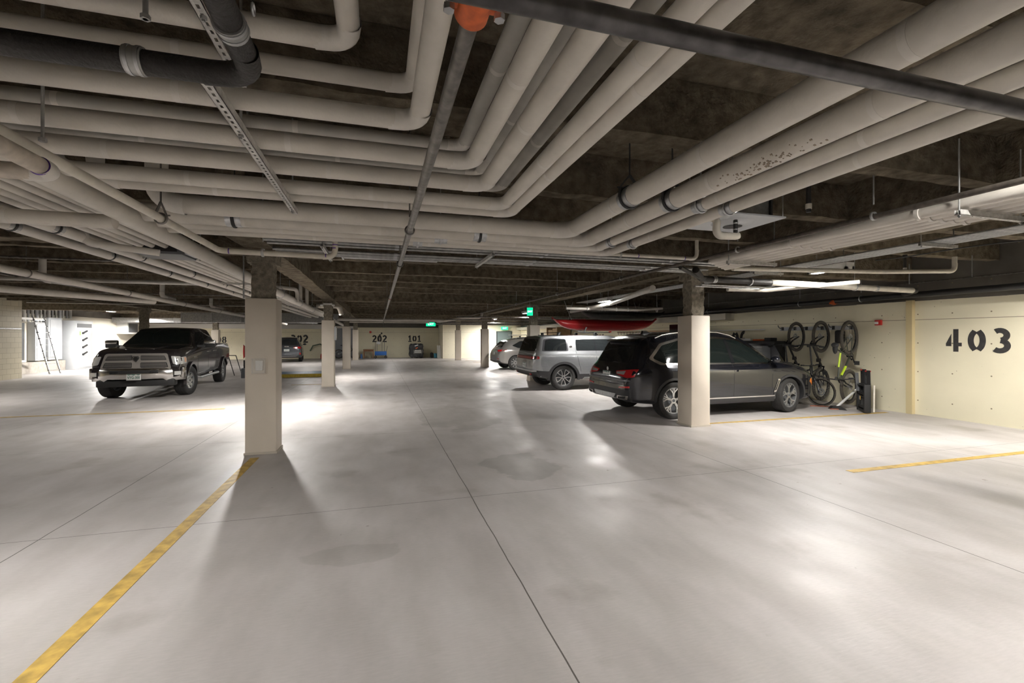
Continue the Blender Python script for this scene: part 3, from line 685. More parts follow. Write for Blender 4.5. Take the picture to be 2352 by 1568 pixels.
# ------------------------------------------------ conduits crossing the aisle behind the big bend
for k, (y, z, r) in enumerate(((5.95, 2.80, .021), (6.15, 2.80, .018), (6.45, 2.78, .018), (6.62, 2.78, .024), (6.78, 2.78, .018))):
    o = pipe('galvanised conduit crossing the aisle behind the white pipes, %s' % ('nearest', 'second', 'third', 'thickest', 'farthest')[k], [(-1.3, y, z), (5.3, y, z)], r, M_GALVD, name='conduit', elbows=False, n=10)
    for x in (.2, 2.2, 4.2): MB().cyl((x, y, z), (x+.05, y, z), r+.004, 10).build('coupling', M_GALV, o)
strut('plain strut bar holding the aisle conduits, right of centre', (1.45, 5.85, 2.745), (1.45, 6.95, 2.745), rods=(.03, 1.05))
strut('plain strut bar holding the aisle conduits, left near the purple ringed pipe', (-.65, 5.85, 2.745), (-.65, 6.95, 2.745), rods=(.03, 1.05))
pk2 = pipe('black drain with white couplings behind the thick white pipes', [(.1, 5.55, 2.80), (2.9, 5.55, 2.80)], .05, M_CAST, name='drain_pipe', elbows=False)
for x in (1.0, 1.22, 1.65, 2.1): band(pk2, (x, 5.55, 2.80), (1, 0, 0), .05, .05)
pt = pipe('thin white drain line rising near the hanging ventilation unit', [(2.3, 5.20, 2.70), (4.10, 5.20, 2.70), (4.10, 5.20, 2.95)], .024, M_PLAST, M_PLAST, R=.07, name='drain_pipe')
hanger(pt, (2.95, 5.2, 2.70), (1, 0, 0), .024, 3.3, strap=M_GALVD, clev=False)
for x in (3.2, 3.9): MB().cyl((x, 5.2, 2.7), (x+.012, 5.2, 2.7), .0255, 16).build('primer_ring', M_PURP, pt, 'purple primer ring')
# ventilation unit upper right with trap
o = thing('ventilation_unit', 'grey hanging ventilation unit with a square base plate, upper right', 'ventilation unit', (3.40, 3.85, 2.80))
MB().box(3.15, 3.78, 3.5, 4.15, 2.80, 2.815).build('base_plate', M_GREYP, o)
MB().box(3.25, 3.70, 3.62, 4.05, 2.815, 3.02, bev=.01).build('casing', M_GALVD, o)
MB().lathe([(.0, -.035), (.10, -.035), (.19, -.01), (.20, 0)], (3.42, 3.8, 2.80), (0, 0, 1), 32).build('inlet_ring', M_GREYP, o)
MB().cyl((3.42, 3.8, 2.762), (3.42, 3.8, 2.76), .09, 24).build('fan_opening', M_BLACK, o)
MB().box(3.70, 3.72, 3.6, 4.05, 2.83, 3.0).build('side_flange', M_BLACK, o)
for sx, sy in ((3.17, 3.52), (3.76, 3.52), (3.17, 4.13), (3.76, 4.13)): MB().cyl((sx, sy, 2.8), (sx, sy, 3.4), .005, 6).build('hanging_rod', M_GALV, o)
tp = pipe('white S shaped trap pipe under the hanging ventilation unit', [(3.04, 3.72, 2.80), (3.12, 3.66, 2.80), (3.10, 3.66, 2.62), (3.33, 3.66, 2.63), (3.36, 3.66, 2.64)], .035, M_PLAST, M_PLAST, R=.06, name='trap_pipe', elbows=False)
MB().cyl((3.33, 3.66, 2.655), (3.33, 3.66, 2.80), .02, 14).build('rubber_connector', M_BLACK, tp)
MB().cyl((3.33, 3.66, 2.69), (3.33, 3.66, 2.70), .0225, 14).cyl((3.33, 3.66, 2.75), (3.33, 3.66, 2.76), .0225, 14).build('hose_clamp', M_GALV, tp)
# ------------------------------------------------ right hand bundle
for k in range(5):
    x = 4.42 + k*.145
    o = pipe('white pipe of the five on the right ceiling rack, %s' % ('nearest the dark line', 'second', 'middle', 'fourth', 'outermost')[k], [(x, -3, 2.70), (x, 5.3+.35*k*.3, 2.70), (x, 5.3+.105*k, 2.68)], .046, M_PVC, name='rack_pipe', elbows=False, n=16)
    seams(o, (x, -.5, 2.7), (x, 5.2, 2.7), .056, 1.25)
strut('galvanised strut under the five white rack pipes, right edge', (4.33, 2.45, 2.622), (5.12, 2.45, 2.622), rods=(.02, .76), zt=3.2)
strut('strut under the five white rack pipes, near the bright lamp', (4.33, 4.9, 2.622), (5.12, 4.9, 2.622), rods=(.02, .76), zt=3.2)
dl = pipe('long dark steel line along the right aisle ceiling beside the white rack pipes', [(4.22, -3, 2.73), (4.22, 30, 2.66)], .024, mat('dark_line', (.10, .085, .07), .6, .3, var=.4, scale=20), name='sprinkler_pipe', elbows=False)
for y in (1.6, 3.0, 4.6, 7.4, 10.5, 14, 18): hanger(dl, (4.22, y, 2.73-.002*y), (0, 1, 0), .024, 3.3, clev=False, strap=M_GALVD)
dl2 = pipe('second dark line meeting the right aisle line above the dark SUV', [(4.36, 5.9, 2.70), (4.9, 6.2, 2.62), (5.2, 6.35, 2.62)], .03, M_CAST, name='drain_pipe', R=.1, elbows=False)
for k in range(6):
    x = 6.55 + k*.075
    o = pipe('grey conduit of the right wall bay rack, %s' % ('first from the aisle', 'second', 'third', 'fourth', 'fifth', 'last')[k], [(x, -3, 2.835), (x, 14.5, 2.835)], .017, M_GALVD, name='conduit', elbows=False, n=8)
strut('strut hanging the right conduits near the bright lamp', (6.4, 4.0, 2.795), (7.05, 4.0, 2.795), rods=(.02, .6), zt=3.3)
strut('strut hanging the right conduits above the dark SUV', (6.4, 6.6, 2.795), (7.05, 6.6, 2.795), rods=(.02, .6), zt=3.3)
struct('joist', MB().box(6.2, 6.35, -6, 9.5, 2.90, 3.1).jitter(.02, 7., .2), M_SPRAY, ceiling)
# black cable
pts = [(6.9 + .25*math.sin(i*.7), 1.2+i*.35, 2.80-.10*math.sin(i/11*PI)) for i in range(12)]
MB().tube(pts, .008, 8).build('cable', M_BLACK, None, 'loose black cable draped along the right conduits', cat='cable')
S = pipe('long drain pipe from the right column to the right wall under the bright lamp', [(4.75, 6.05, 2.70), (5.1, 6.35, 2.61), (10.2, 6.45, 2.57), (10.72, 7.0, 2.56)], .052, M_CAST, M_CAST, R=.12, name='drain_pipe')
MB().cyl((6.55, 6.38, 2.598), (10.1, 6.449, 2.571), .054, 24).build('pale_section', M_PLAST, S, 'pale plastic section')
for x in (5.35, 7.75, 9.1): band(S, (x, 6.354+(x-5.1)*.0196, 2.61-(x-5.1)*.0078), (1, .02, 0), .055, .07)
hanger(S, (8.55, 6.42, 2.583), (1, 0, 0), .054, 3.3, strap=M_GALV, clev=False); hanger(S, (6.1, 6.37, 2.60), (1, 0, 0), .054, 3.3, strap=M_GALV, clev=False)
S2 = pipe('white pipe crossing above the right conduits and rising at its end', [(5.0, 5.55, 2.66), (8.05, 5.6, 2.74), (9.3, 5.3, 2.76), (9.3, 5.3, 3.0)], .036, M_PLAST, M_PLAST, R=.08, name='drain_pipe')
S3 = pipe('short pale pipe under the lamp beside the right column', [(6.1, 6.9, 2.52), (7.0, 6.9, 2.53), (8.1, 6.0, 2.62)], .036, M_PLAST, M_PLAST, R=.1, name='drain_pipe')
for k, (y, z) in enumerate(((6.6, 2.55), (6.75, 2.54))):
    pipe('bright galvanised conduit below the long right drain pipe, %s' % ('front', 'rear')[k], [(5.3, y, z), (6.7, y, z-.01), (7.0, y-.1, z+.08)], .015, M_GALV, M_GALV, R=.05, name='conduit', elbows=False, n=10)
bw = pipe('black pipe running along the right wall above the painted band', [(10.72, -3, 2.56), (10.72, 34, 2.46)], .062, mat('wall_black_pipe', (.02, .02, .02), .35), name='wall_pipe', elbows=False)
for y in (4.5, 7.9, 9.5, 13, 17, 21): hanger(bw, (10.72, y, 2.56-.003*y), (0, 1, 0), .062, 3.3, strap=M_GALV, clev=False)
pipe('thin dark conduit on the right wall above the black wall pipe', [(10.95, -3, 2.80), (10.95, 16, 2.80)], .012, M_STEEL2, name='conduit', elbows=False, n=8)
for k, (y, z0) in enumerate(((4.6, 2.78), (5.5, 2.72), (6.5, 2.70))):
    MB().cyl((10.1, y, z0), (10.1, y, 3.1), .008, 8).build('rod', M_GALV, None, 'thin hanging rod over the right wall, %s' % ('nearest', 'middle', 'farthest')[k], cat='rod')
rt = MB().lathe([(.0, .05), (.05, .05), (.065, .01), (.065, -.03), (.04, -.05), (0, -.05)], (10.7, 8.55, 2.50), (0, 1, 0), 20); rt.box(10.62, 10.78, 8.52, 8.6, 2.46, 2.50)
rt.build('pipe_coupling', M_ORNG, None, 'red pipe coupling on the black wall pipe above the bicycles', cat='coupling')
# vertical black sprinkler drops upper right
for k, (x, y, z0, z1) in enumerate(((4.0, 3.45, 2.86, 3.2), (8.6, 5.6, 2.75, 3.05))):
    o = MB().cyl((x, y, z0), (x, y, z1), .022, 12).cyl((x, y, z1-.05), (x, y, z1), .034, 12).build('sprinkler_drop', M_CAST, None, ('black pipe drop between the ventilation unit and the white rack', 'dark sprinkler drop above the right wall drain')[k], cat='pipe')
    MB().cyl((x, y, z0+.03), (x, y, z0+.08), .028, 12).build('tape_wrap', M_PLAST, o)
# far aisle pipes
o = pipe('broad pale pipe crossing the far aisle ceiling', [(-1.9, 23.4, 2.50), (3.2, 23.4, 2.50)], .07, M_PVC, name='crossing_pipe', elbows=False)
o = pipe('slim pale pipe behind the broad one crossing the far aisle', [(-1.9, 28.5, 2.55), (3.0, 28.5, 2.55)], .05, M_PVC, name='crossing_pipe', elbows=False)
o = pipe('pale angled pipe under the far right aisle ceiling', [(3.0, 24.5, 2.46), (4.2, 22.6, 2.62), (5.0, 22.6, 2.62), (5.0, 22.6, 2.9)], .06, M_PVC, R=.2, name='drain_main', elbows=False)
for k, y in enumerate((19.5, 22.6, 27.5, 31.5)):
    pipe('thin dark sprinkler branch across the far right ceiling, %s' % ('nearest', 'second', 'third', 'farthest')[k], [(3.2, y, 2.52), (10.4, y, 2.52)], .03, M_STEEL2, name='sprinkler_pipe', elbows=False, n=10)
pipe('pale round pipe with elbow between the second and third left columns', [(-2.4, 19.8, 2.9), (-1.55, 19.8, 2.9), (-1.45, 19.8, 2.55)], .09, M_PVC, R=.16, name='drain_pipe')
cf = thing('flood_light', 'small white twin head flood light on the second left column', 'light', (-1.6, 16.2, 2.75))
MB().box(-1.75, -1.48, 16.10, 16.22, 2.72, 2.76).build('bracket', M_WHITE, cf); MB().ball((-1.8, 16.12, 2.70), .05, .05, .035).build('lamp_head', M_WHITE, cf); MB().ball((-1.44, 16.12, 2.70), .05, .05, .035).build('lamp_head', M_WHITE, cf)
# ================================================================ vehicles
def curve(pts):
    """smooth interpolation (monotone cubic) through (x,v)"""
    xs = [p[0] for p in pts]; ys = [p[1] for p in pts]; n = len(xs)
    h = [xs[i+1]-xs[i] for i in range(n-1)]; dl = [(ys[i+1]-ys[i])/h[i] for i in range(n-1)]
    m = [dl[0]] + [0 if dl[i-1]*dl[i] <= 0 else 2*dl[i-1]*dl[i]/(dl[i-1]+dl[i]) for i in range(1, n-1)] + [dl[-1]]
    def f(x):
        if x <= xs[0]: return ys[0]
        if x >= xs[-1]: return ys[-1]
        i = max(k for k in range(n-1) if xs[k] <= x)
        t = (x-xs[i])/h[i]
        return (2*t**3-3*t**2+1)*ys[i] + (t**3-2*t**2+t)*h[i]*m[i] + (-2*t**3+3*t**2)*ys[i+1] + (t**3-t**2)*h[i]*m[i+1]
    return f
def cr(pts, n=3):
    out = []
    for i in range(len(pts)-1):
        p0 = pts[max(0, i-1)]; p1 = pts[i]; p2 = pts[i+1]; p3 = pts[min(len(pts)-1, i+2)]
        for k in range(n):
            t = k/n
            out.append(tuple(.5*((2*b)+(-a+c)*t+(2*a-5*b+4*c-d)*t*t+(-a+3*b-3*c+d)*t**3) for a, b, c, d in zip(p0, p1, p2, p3)))
    out.append(pts[-1]); return out
def car_body(sp):
    zt, zb, zbelt, w, wb, wt = [curve(sp[k]) for k in ('top', 'bot', 'belt', 'w', 'wb', 'wt')]
    x0, x1 = sp['x']
    xs = []
    N = sp.get('N', 90)
    for i in range(N+1):
        t = i/N; xs.append(x0 + (x1-x0)*(.5-.5*math.cos(PI*t))*.35 + (x1-x0)*t*.65)
    for a in sp.get('extra', []): xs.append(a)
    xs = sorted(xs)
    mb = MB(); rings = []
    for x in xs:
        B, T, E_ = zb(x), zt(x), zbelt(x); E_ = min(E_, T-.03)
        W, WB, WT = w(x), min(wb(x), w(x)), min(wt(x), w(x))
        pts = [(0, B), (W*.55, B), (W*.86, B+.005), (W*.965, B+.05), (W*.99, B+.5*(E_-B)*.5), (W, B+(E_-B)*.62), (W*.993, B+(E_-B)*.85), (WB, E_),
               (WB+(WT-WB)*.5, E_+(T-E_)*.52), (WT, T-(T-E_)*.10-.004), (WT*.93, T-.018*min(1, (T-E_)/.2)), (WT*.55, T), (0, T+.012)]
        h = cr(pts, 3)
        ring = [(y, z) for y, z in h] + [(-y, z) for y, z in reversed(h[1:-1])]
        rings.append([mb.bm.verts.new((x, y, z)) for y, z in ring])
    n = len(rings[0])
    for a, b in zip(rings, rings[1:]):
        for k in range(n): mb.bm.faces.new((a[k], a[(k+1) % n], b[(k+1) % n], b[k]))
    mb.bm.faces.new(rings[0]); mb.bm.faces.new(list(reversed(rings[-1])))
    bmesh.ops.recalc_face_normals(mb.bm, faces=mb.bm.faces)
    return mb
def boolean_cut(mb, cutters, paint, liner):
    me = bpy.data.meshes.new('b'); mb.bm.to_mesh(me); mb.bm.free(); me.materials.append(paint); me.materials.append(liner)
    o = bpy.data.objects.new('b', me); COL.objects.link(o); tmp = []
    for c in cutters:
        for f in c.bm.faces: f.material_index = 1
        bmesh.ops.recalc_face_normals(c.bm, faces=c.bm.faces)
        m2 = bpy.data.meshes.new('c'); c.bm.to_mesh(m2); c.bm.free(); m2.materials.append(paint); m2.materials.append(liner)
        oc = bpy.data.objects.new('c', m2); COL.objects.link(oc); tmp.append(oc)
        md = o.modifiers.new('x', 'BOOLEAN'); md.operation = 'DIFFERENCE'; md.object = oc; md.solver = 'EXACT'
        try: md.material_mode = 'TRANSFER'
        except Exception: pass
    dg = bpy.context.evaluated_depsgraph_get(); dg.update()
    r = bpy.data.meshes.new_from_object(o.evaluated_get(dg))
    out = MB(); out.bm.from_mesh(r); mats = list(r.materials)
    for q in tmp + [o]: bpy.data.objects.remove(q)
    return out, mats
class Car:
    def __init__(s, name, label, loc, ang, sp, paint, cat='car', group=None):
        s.root = thing(name, label, cat, loc, ang, group); s.sp = sp
        mb = car_body(sp); bm = mb.bm.copy(); s.bvh = BVHTree.FromBMesh(bm); bm.free()
        s.wb = sp['wheelbase']; s.R = sp['R']; s.W = sp['W']; s.Rw = sp['arch']
        cs = []
        for x in (s.wb/2, -s.wb/2):
            for sd in (-1, 1):
                c = MB(); c.cyl((x, sd*(s.W-.36), s.R), (x, sd*(s.W+.2), s.R), s.Rw, 40); cs.append(c)
        mb, mats = boolean_cut(mb, cs + sp.get('cuts', lambda: [])(), paint, M_TRIMB)
        s.body = mb.build('body', paint, s.root, world=False, mats=[m or paint for m in mats], ang=32)
    def cast(s, p, view):
        a, b = p
        if view == 'R': o, d = V(a, -3, b), V(0, 1, 0)
        elif view == 'L': o, d = V(a, 3, b), V(0, -1, 0)
        elif view == 'F': o, d = V(6, a, b), V(-1, 0, 0)
        elif view == 'B': o, d = V(-6, a, b), V(1, 0, 0)
        else: o, d = V(a, b, 5), V(0, 0, -1)
        h = s.bvh.ray_cast(o, d)
        if h[0] is None:
            q = s.bvh.find_nearest(o + d*(3 if view in 'RL' else 4))
            return None, d, q[1]
        return h[0], d, h[1]
    def patch(s, name, poly, view, m, t=.006, depth=.02, cell=.07, label=None, parent=None, rec=0.):
        bm = bmesh.new()
        f = bm.faces.new([bm.verts.new((u, v, 0)) for u, v in poly])
        for ax in (0, 1):
            lo = min(p[ax] for p in poly); hi = max(p[ax] for p in poly); nrm = V(1, 0, 0) if ax == 0 else V(0, 1, 0)
            k = math.floor(lo/cell)*cell + cell
            while k < hi - 1e-4:
                if k > lo + 1e-4: bmesh.ops.bisect_plane(bm, geom=bm.verts[:]+bm.edges[:]+bm.faces[:], plane_co=nrm*k, plane_no=nrm)
                k += cell
        bad = []; last = None
        res = {}
        for v in bm.verts:
            p, d, n = s.cast((v.co.x, v.co.y), view)
            res[v] = p
            v_d = d
        ok = [p for p in res.values() if p is not None]
        for v, p in res.items():
            if p is None:
                if not ok: continue
                tgt = min(ok, key=lambda q: (q - s._pt(v.co.x, v.co.y, view, q)).length)
                p = s._pt(v.co.x, v.co.y, view, tgt)
            v.co = p - v_d*(t-rec)
        r = bmesh.ops.extrude_face_region(bm, geom=bm.faces[:])
        for v in [g for g in r['geom'] if isinstance(g, bmesh.types.BMVert)]: v.co += v_d*depth
        mb = MB(); mb.bm.free(); mb.bm = bm
        return mb.build(name, m, parent or s.root, label, world=False, ang=50)
    def _pt(s, a, b, view, q):
        if view in 'RL': return V(a, q.y, b)
        if view in 'FB': return V(q.x, a, b)
        return V(a, b, q.z)
    def both(s, name, poly, m, **k):
        return [s.patch(name, poly, 'R', m, **k), s.patch(name, poly, 'L', m, **k)]
    def mir(s, name, poly, view, m, **k):
        return [s.patch(name, poly, view, m, **k), s.patch(name, [(-u, v) for u, v in reversed(poly)], view, m, **k)]
    def line(s, x0, z0, x1, z1, w=.007):
        L = math.hypot(x1-x0, z1-z0); nx, nz = -(z1-z0)/L*w/2, (x1-x0)/L*w/2
        return [(x0+nx, z0+nz), (x1+nx, z1+nz), (x1-nx, z1-nz), (x0-nx, z0-nz)]
    def archring(s, m, w=.05, t=.012, name='wheel_arch_trim', a0=-8, a1=188, name2=None, squash=1.):
        for x in (s.wb/2, -s.wb/2):
            pts = [(x+(s.Rw+w)*math.cos(math.radians(a0+(a1-a0)*i/24)), s.R+(s.Rw+w)*math.sin(math.radians(a0+(a1-a0)*i/24))) for i in range(25)]
            pin = [(x+(s.Rw-.004)*math.cos(math.radians(a1-(a1-a0)*i/24)), s.R+(s.Rw-.004)*math.sin(math.radians(a1-(a1-a0)*i/24))) for i in range(25)]
            s.both(name, pts+pin, m, t=t, depth=t+.02, cell=.15)
    def wheels(s, rimfn, steer=0., width=.27, rr=.26):
        for fx in (1, -1):
            for sd in (-1, 1):
                x = fx*s.wb/2; R = s.R; y = sd*(s.W-width/2-.012)
                a = steer if fx > 0 else 0.
                M = Matrix.Translation((x, y, R)) @ Matrix.Rotation(a, 4, 'Z')
                hw = width/2
                prof = [(rr, -hw*.80), (rr+.03, -hw*.95), (R-.045, -hw), (R-.012, -hw*.9), (R, -hw*.72), (R, hw*.72), (R-.012, hw*.9), (R-.045, hw), (rr+.03, hw*.95), (rr, hw*.80)]
                tb = MB().lathe(prof, (0, 0, 0), (0, 1, 0), 48)
                for kk in range(3): tb.ring((0, (kk-1)*hw*.4, 0), (0, 1, 0), R-.002, .004, 48, 4)
                tb.xf(M); ty = tb.build('tyre', M_TYRE, s.root, world=False)
                out = sd
                rb = MB().lathe([(rr+.004, out*hw*.82), (rr-.012, out*hw*.80), (rr-.02, out*hw*.5), (rr-.03, -out*hw*.6), (rr-.03, -out*hw*.62), (rr, -out*hw*.8)], (0, 0, 0), (0, 1, 0), 48)
                rb.lathe([(0, -out*hw*.15), (rr-.03, -out*hw*.15)], (0, 0, 0), (0, 1, 0), 40)
                rb.xf(M); rb.build('rim_barrel', M_GREYD, ty, world=False)
                sb = MB(); rimfn(sb, rr, out, hw); sb.xf(M); sb.build('wheel_spokes', M_ALLOY, ty, world=False)
                hb = MB().lathe([(0, out*hw*.78), (.03, out*hw*.77), (.035, out*hw*.6)], (0, 0, 0), (0, 1, 0), 20); hb.xf(M); hb.build('hub_cap', M_GREYD, ty, world=False)
    def door_lines(s, lines, m=None):
        for l in lines:
            s.both('door_gap', s.line(*l), m or M_BLACK, t=.0025, depth=.006, cell=.12)
    def mirror(s, x, z, m, size=(.10, .12, .085), ys=None):
        for sd in (-1, 1):
            y = sd*(ys or s.W+.06)
            mb = MB().ball((x, y, z), *size, n=8); mb.bar((x+.02, y-sd*.08, z-.05), (x+.05, y-sd*.22, z-.06), .06, .03)
            mb.build('wing_mirror', m, s.root, world=False)
    def box(s, name, m, a, bev=.0, label=None, parent=None):
        return MB().box(*a, bev=bev).build(name, m, parent or s.root, label, world=False)
    def plate(s, x, y, z, txt, front=False, h=.15, w=.30, small=None):
        sg = 1 if front else -1
        p = MB().box(min(x, x+sg*.012), max(x, x+sg*.012), y-w/2, y+w/2, z-h/2, z+h/2, bev=.004).build('licence_plate', M_PLATE, s.root, 'white licence plate with mountain skyline band', world=False)
        fn = lambda u, v, t: (x+sg*(.0125+t), y+(u if front else -u), z-.012+v)
        if txt: text_mb(txt, h*.56, lambda u, v, t: fn(u*.80, v*1.1, t), .002, .002).build('plate_text', M_PLATEG, p, world=False)
        else:
            tk = MB(); rn = random.Random(int(abs(x*1000)))
            for i in range(6):
                u = -w*.36+i*w*.135+(w*.05 if i > 2 else 0)
                tk.prism([(u, -h*.18), (u+w*.07, -h*.18), (u+w*.07, -h*.08), (u+w*.035, h*.0), (u+w*.07, h*.14), (u, h*.14)], lambda a, b, t: (x+sg*(.0125+t), y+a*(1 if front else -1), z-.012+b), 0, .002)
            tk.build('plate_marks', M_PLATEG, p, world=False)
        mt = MB(); top = z+h/2-.004
        pts = [(-w/2+.01, h/2-.012), (-w*.32, h/2-.028), (-w*.18, h/2-.014), (0, h/2-.032), (w*.15, h/2-.012), (w*.33, h/2-.03), (w/2-.01, h/2-.012), (w/2-.01, h/2-.004), (-w/2+.01, h/2-.004)]
        mt.prism(pts, lambda u, v, t: (x+sg*(.0122+t), y+u*(1 if front else -1), z+v), 0, .002)
        mt.build('skyline_band', M_PLATEG, p, world=False)
def rpoly(pts, r=.04, n=4):
    out = []
    m = len(pts)
    for i in range(m):
        a, b, c = Vector(pts[i-1]), Vector(pts[i]), Vector(pts[(i+1) % m])
        u = (a-b); w = (c-b); t = min(r, u.length*.45, w.length*.45)
        p0 = b+u.normalized()*t; p1 = b+w.normalized()*t
        for k in range(n+1):
            s_ = k/n; out.append(tuple((p0*(1-s_)**2 + b*2*s_*(1-s_) + p1*s_*s_)))
    return out
def carpaint(name, col, metal=.6, rough=.28):
    return mat(name, col, rough, metal, coat=1.0)
# spoke makers: sb MB in wheel space (axis y), rr rim radius, out = outward sign, hw half width
def sp_bar(sb, a, r0, r1, w0, w1, y0, y1, th=.02, b=None):
    p = []
    a2 = a if b is None else b
    u0 = V(math.cos(a), 0, math.sin(a)); u1 = V(math.cos(a2), 0, math.sin(a2))
    A = u0*r0; B = u1*r1; d = (B-A).normalized(); n = d.cross(V(0, 1, 0)).normalized()
    vs = []
    for P_, w, y in ((A, w0, y0), (B, w1, y1)):
        for sg in (-1, 1):
            for dy in (0, -th): vs.append(sb.bm.verts.new(P_+n*sg*w/2+V(0, y, 0)+V(0, dy*(1 if y0 > 0 else -1), 0)))
    for q in ((0, 1, 3, 2), (4, 6, 7, 5), (0, 4, 5, 1), (2, 3, 7, 6), (0, 2, 6, 4), (1, 5, 7, 3)): sb.bm.faces.new([vs[i] for i in q])
def rim_doubleY(sb, rr, out, hw):
    y = out*hw*.72
    sb.lathe([(0, y), (.06, y), (.065, y*.8)], (0, 0, 0), (0, 1, 0), 20)
    for k in range(5):
        a = k*2*PI/5+PI/2
        for s_ in (-1, 1):
            sp_bar(sb, a, .05, rr*.62, .035, .022, y, y*1.0, b=a+s_*.10)
            sp_bar(sb, a+s_*.10, rr*.58, rr-.005, .022, .022, y, y*1.08, b=a+s_*.36)
            sp_bar(sb, a+s_*.10, rr*.58, rr-.005, .018, .016, y, y*1.08, b=a+s_*.07)
    sb.lathe([(rr-.018, y*1.05), (rr+.004, y*1.1), (rr+.004, y*1.0)], (0, 0, 0), (0, 1, 0), 40)
def rim_petal(sb, rr, out, hw):
    y = out*hw*.75
    for k in range(5):
        a = k*2*PI/5+PI/2+PI/5
        P_ = [(.05, 0), (rr*.55, .33), (rr*.93, .30), (rr*.93, -.30), (rr*.55, -.33)]
        pts = [(r, a+da) for r, da in P_]
        for i in range(5):
            (r0, a0), (r1, a1) = pts[i], pts[(i+1) % 5]
            sp_bar(sb, a0, r0, r1, .022, .022, y, y, b=a1)
    sb.lathe([(0, y), (.055, y), (.06, y*.8)], (0, 0, 0), (0, 1, 0), 20)
def rim_multi(n=10, w=.03):
    def f(sb, rr, out, hw):
        y = out*hw*.72
        for k in range(n): sp_bar(sb, k*2*PI/n, .04, rr-.004, w*1.2, w, y*.95, y*1.05)
        sb.lathe([(0, y), (.07, y), (.075, y*.8)], (0, 0, 0), (0, 1, 0), 20); sb.lathe([(rr-.02, y*1.03), (rr+.004, y*1.1), (rr+.004, y)], (0, 0, 0), (0, 1, 0), 40)
    return f
def rim_truck(sb, rr, out, hw):
    y = out*hw*.55
    sb.lathe([(0, y*1.3), (.075, y*1.3), (.085, y*1.0), (rr*.62, y*.85), (rr*.66, y*.6)], (0, 0, 0), (0, 1, 0), 32)
    for k in range(8): sp_bar(sb, k*PI/4, rr*.5, rr-.002, .075, .085, y*.85, y*1.2)
    for k in range(8):
        a = k*PI/4+PI/8; c = V(math.cos(a)*.115, y*.95, math.sin(a)*.115); sb.cyl(c, c+V(0, out*.03, 0), .012, 8)
    sb.lathe([(rr-.025, y*1.2), (rr+.004, y*1.45), (rr+.004, y)], (0, 0, 0), (0, 1, 0), 40)

# ---------------------------------------------------------------- dark SUV (right, close)
P_BMW = carpaint('dark_graphite_paint', (.010, .011, .016), .35, .2)
sp = dict(x=(-2.50, 2.40), wheelbase=2.975, R=.375, W=.985, arch=.415, N=100,
  top=[(-2.50, .80), (-2.44, .98), (-2.36, 1.10), (-2.22, 1.34), (-2.05, 1.58), (-1.85, 1.68), (-1.2, 1.745), (-.3, 1.755), (.2, 1.715), (.62, 1.56), (1.0, 1.32), (1.25, 1.17), (1.5, 1.12), (1.95, 1.05), (2.22, .95), (2.34, .80), (2.40, .62)],
  bot=[(-2.50, .42), (-2.3, .34), (-1.9, .30), (-1, .24), (1.3, .24), (2.0, .26), (2.40, .32)],
  belt=[(-2.50, .78), (-2.36, 1.04), (-1.9, 1.11), (0, 1.08), (1.2, 1.05), (1.6, 1.02), (2.1, .93), (2.40, .58)],
  w=[(-2.50, .76), (-2.42, .86), (-2.2, .945), (-1.7, .985), (1.6, .985), (2.0, .955), (2.25, .86), (2.40, .62)],
  wb=[(-2.50, .70), (-2.2, .87), (-1.6, .93), (1.0, .92), (1.7, .90), (2.2, .78), (2.40, .5)],
  wt=[(-2.50, .60), (-2.3, .64), (-1.9, .66), (-.5, .69), (.4, .66), (1.0, .66), (1.4, .72), (2.1, .66), (2.40, .4)])
bmw = Car('suv', 'dark graphite SUV parked behind the nearest right column, nose to the wall', (7.16, 8.87, 0), math.radians(1.), sp, P_BMW)
c = bmw
glass = rpoly([(-1.93, 1.23), (-1.66, 1.48), (-1.2, 1.59), (-.3, 1.62), (.28, 1.575), (.62, 1.42), (1.05, 1.14), (1.0, 1.105), (-1.72, 1.13)], .05)
chrome = rpoly([(-2.02, 1.22), (-1.70, 1.52), (-1.2, 1.635), (-.3, 1.66), (.30, 1.61), (.66, 1.455), (1.16, 1.12), (1.0, 1.075), (-1.80, 1.095)], .05)
c.both('window_trim', chrome, M_CHROME, t=.006); gl = c.both('side_window', glass, M_GLASSG, t=.010)
for g in gl: pass
for xx in (-.95, -.02): c.both('window_pillar', [(xx-.03, 1.10), (xx+.05, 1.10), (xx+.0, 1.62), (xx-.08, 1.60)], M_BLKG, t=.013)
c.patch('rear_window', rpoly([(-.70, 1.13), (.70, 1.13), (.56, 1.53), (-.56, 1.53)], .06), 'B', M_GLASS, t=.006)
c.patch('spoiler', [(-.60, 1.56), (.60, 1.56), (.56, 1.62), (-.56, 1.62)], 'B', P_BMW, t=.09, depth=.16)
c.patch('windscreen', rpoly([(.38, -.58), (.38, .58), (1.12, .70), (1.12, -.70)], .06), 'T', M_GLASS, t=.005, label='windscreen')
c.mir('tail_lamp', rpoly([(-.90, 1.02), (-.36, .96), (-.40, .90), (-.78, .84), (-.90, .86)], .03), 'B', M_LAMPR, t=.012, label='red L shaped tail lamp')
c.mir('lamp_insert', rpoly([(-.70, .975), (-.40, .945), (-.42, .905), (-.68, .90)], .015), 'B', mat('grey_lamp', (.30, .27, .27), .2, coat=.6), t=.018)
c.patch('lower_bumper', rpoly([(-.86, .60), (.86, .60), (.84, .36), (-.84, .36)], .05), 'B', M_TRIMB, t=.018, depth=.05)
c.patch('skid_plate', rpoly([(-.46, .50), (.46, .50), (.36, .385), (-.36, .385)], .02), 'B', M_GALV, t=.034, depth=.03)
c.mir('exhaust_outlet', rpoly([(-.82, .49), (-.52, .475), (-.52, .395), (-.78, .41)], .02), 'B', M_CHROME, t=.034, depth=.03)
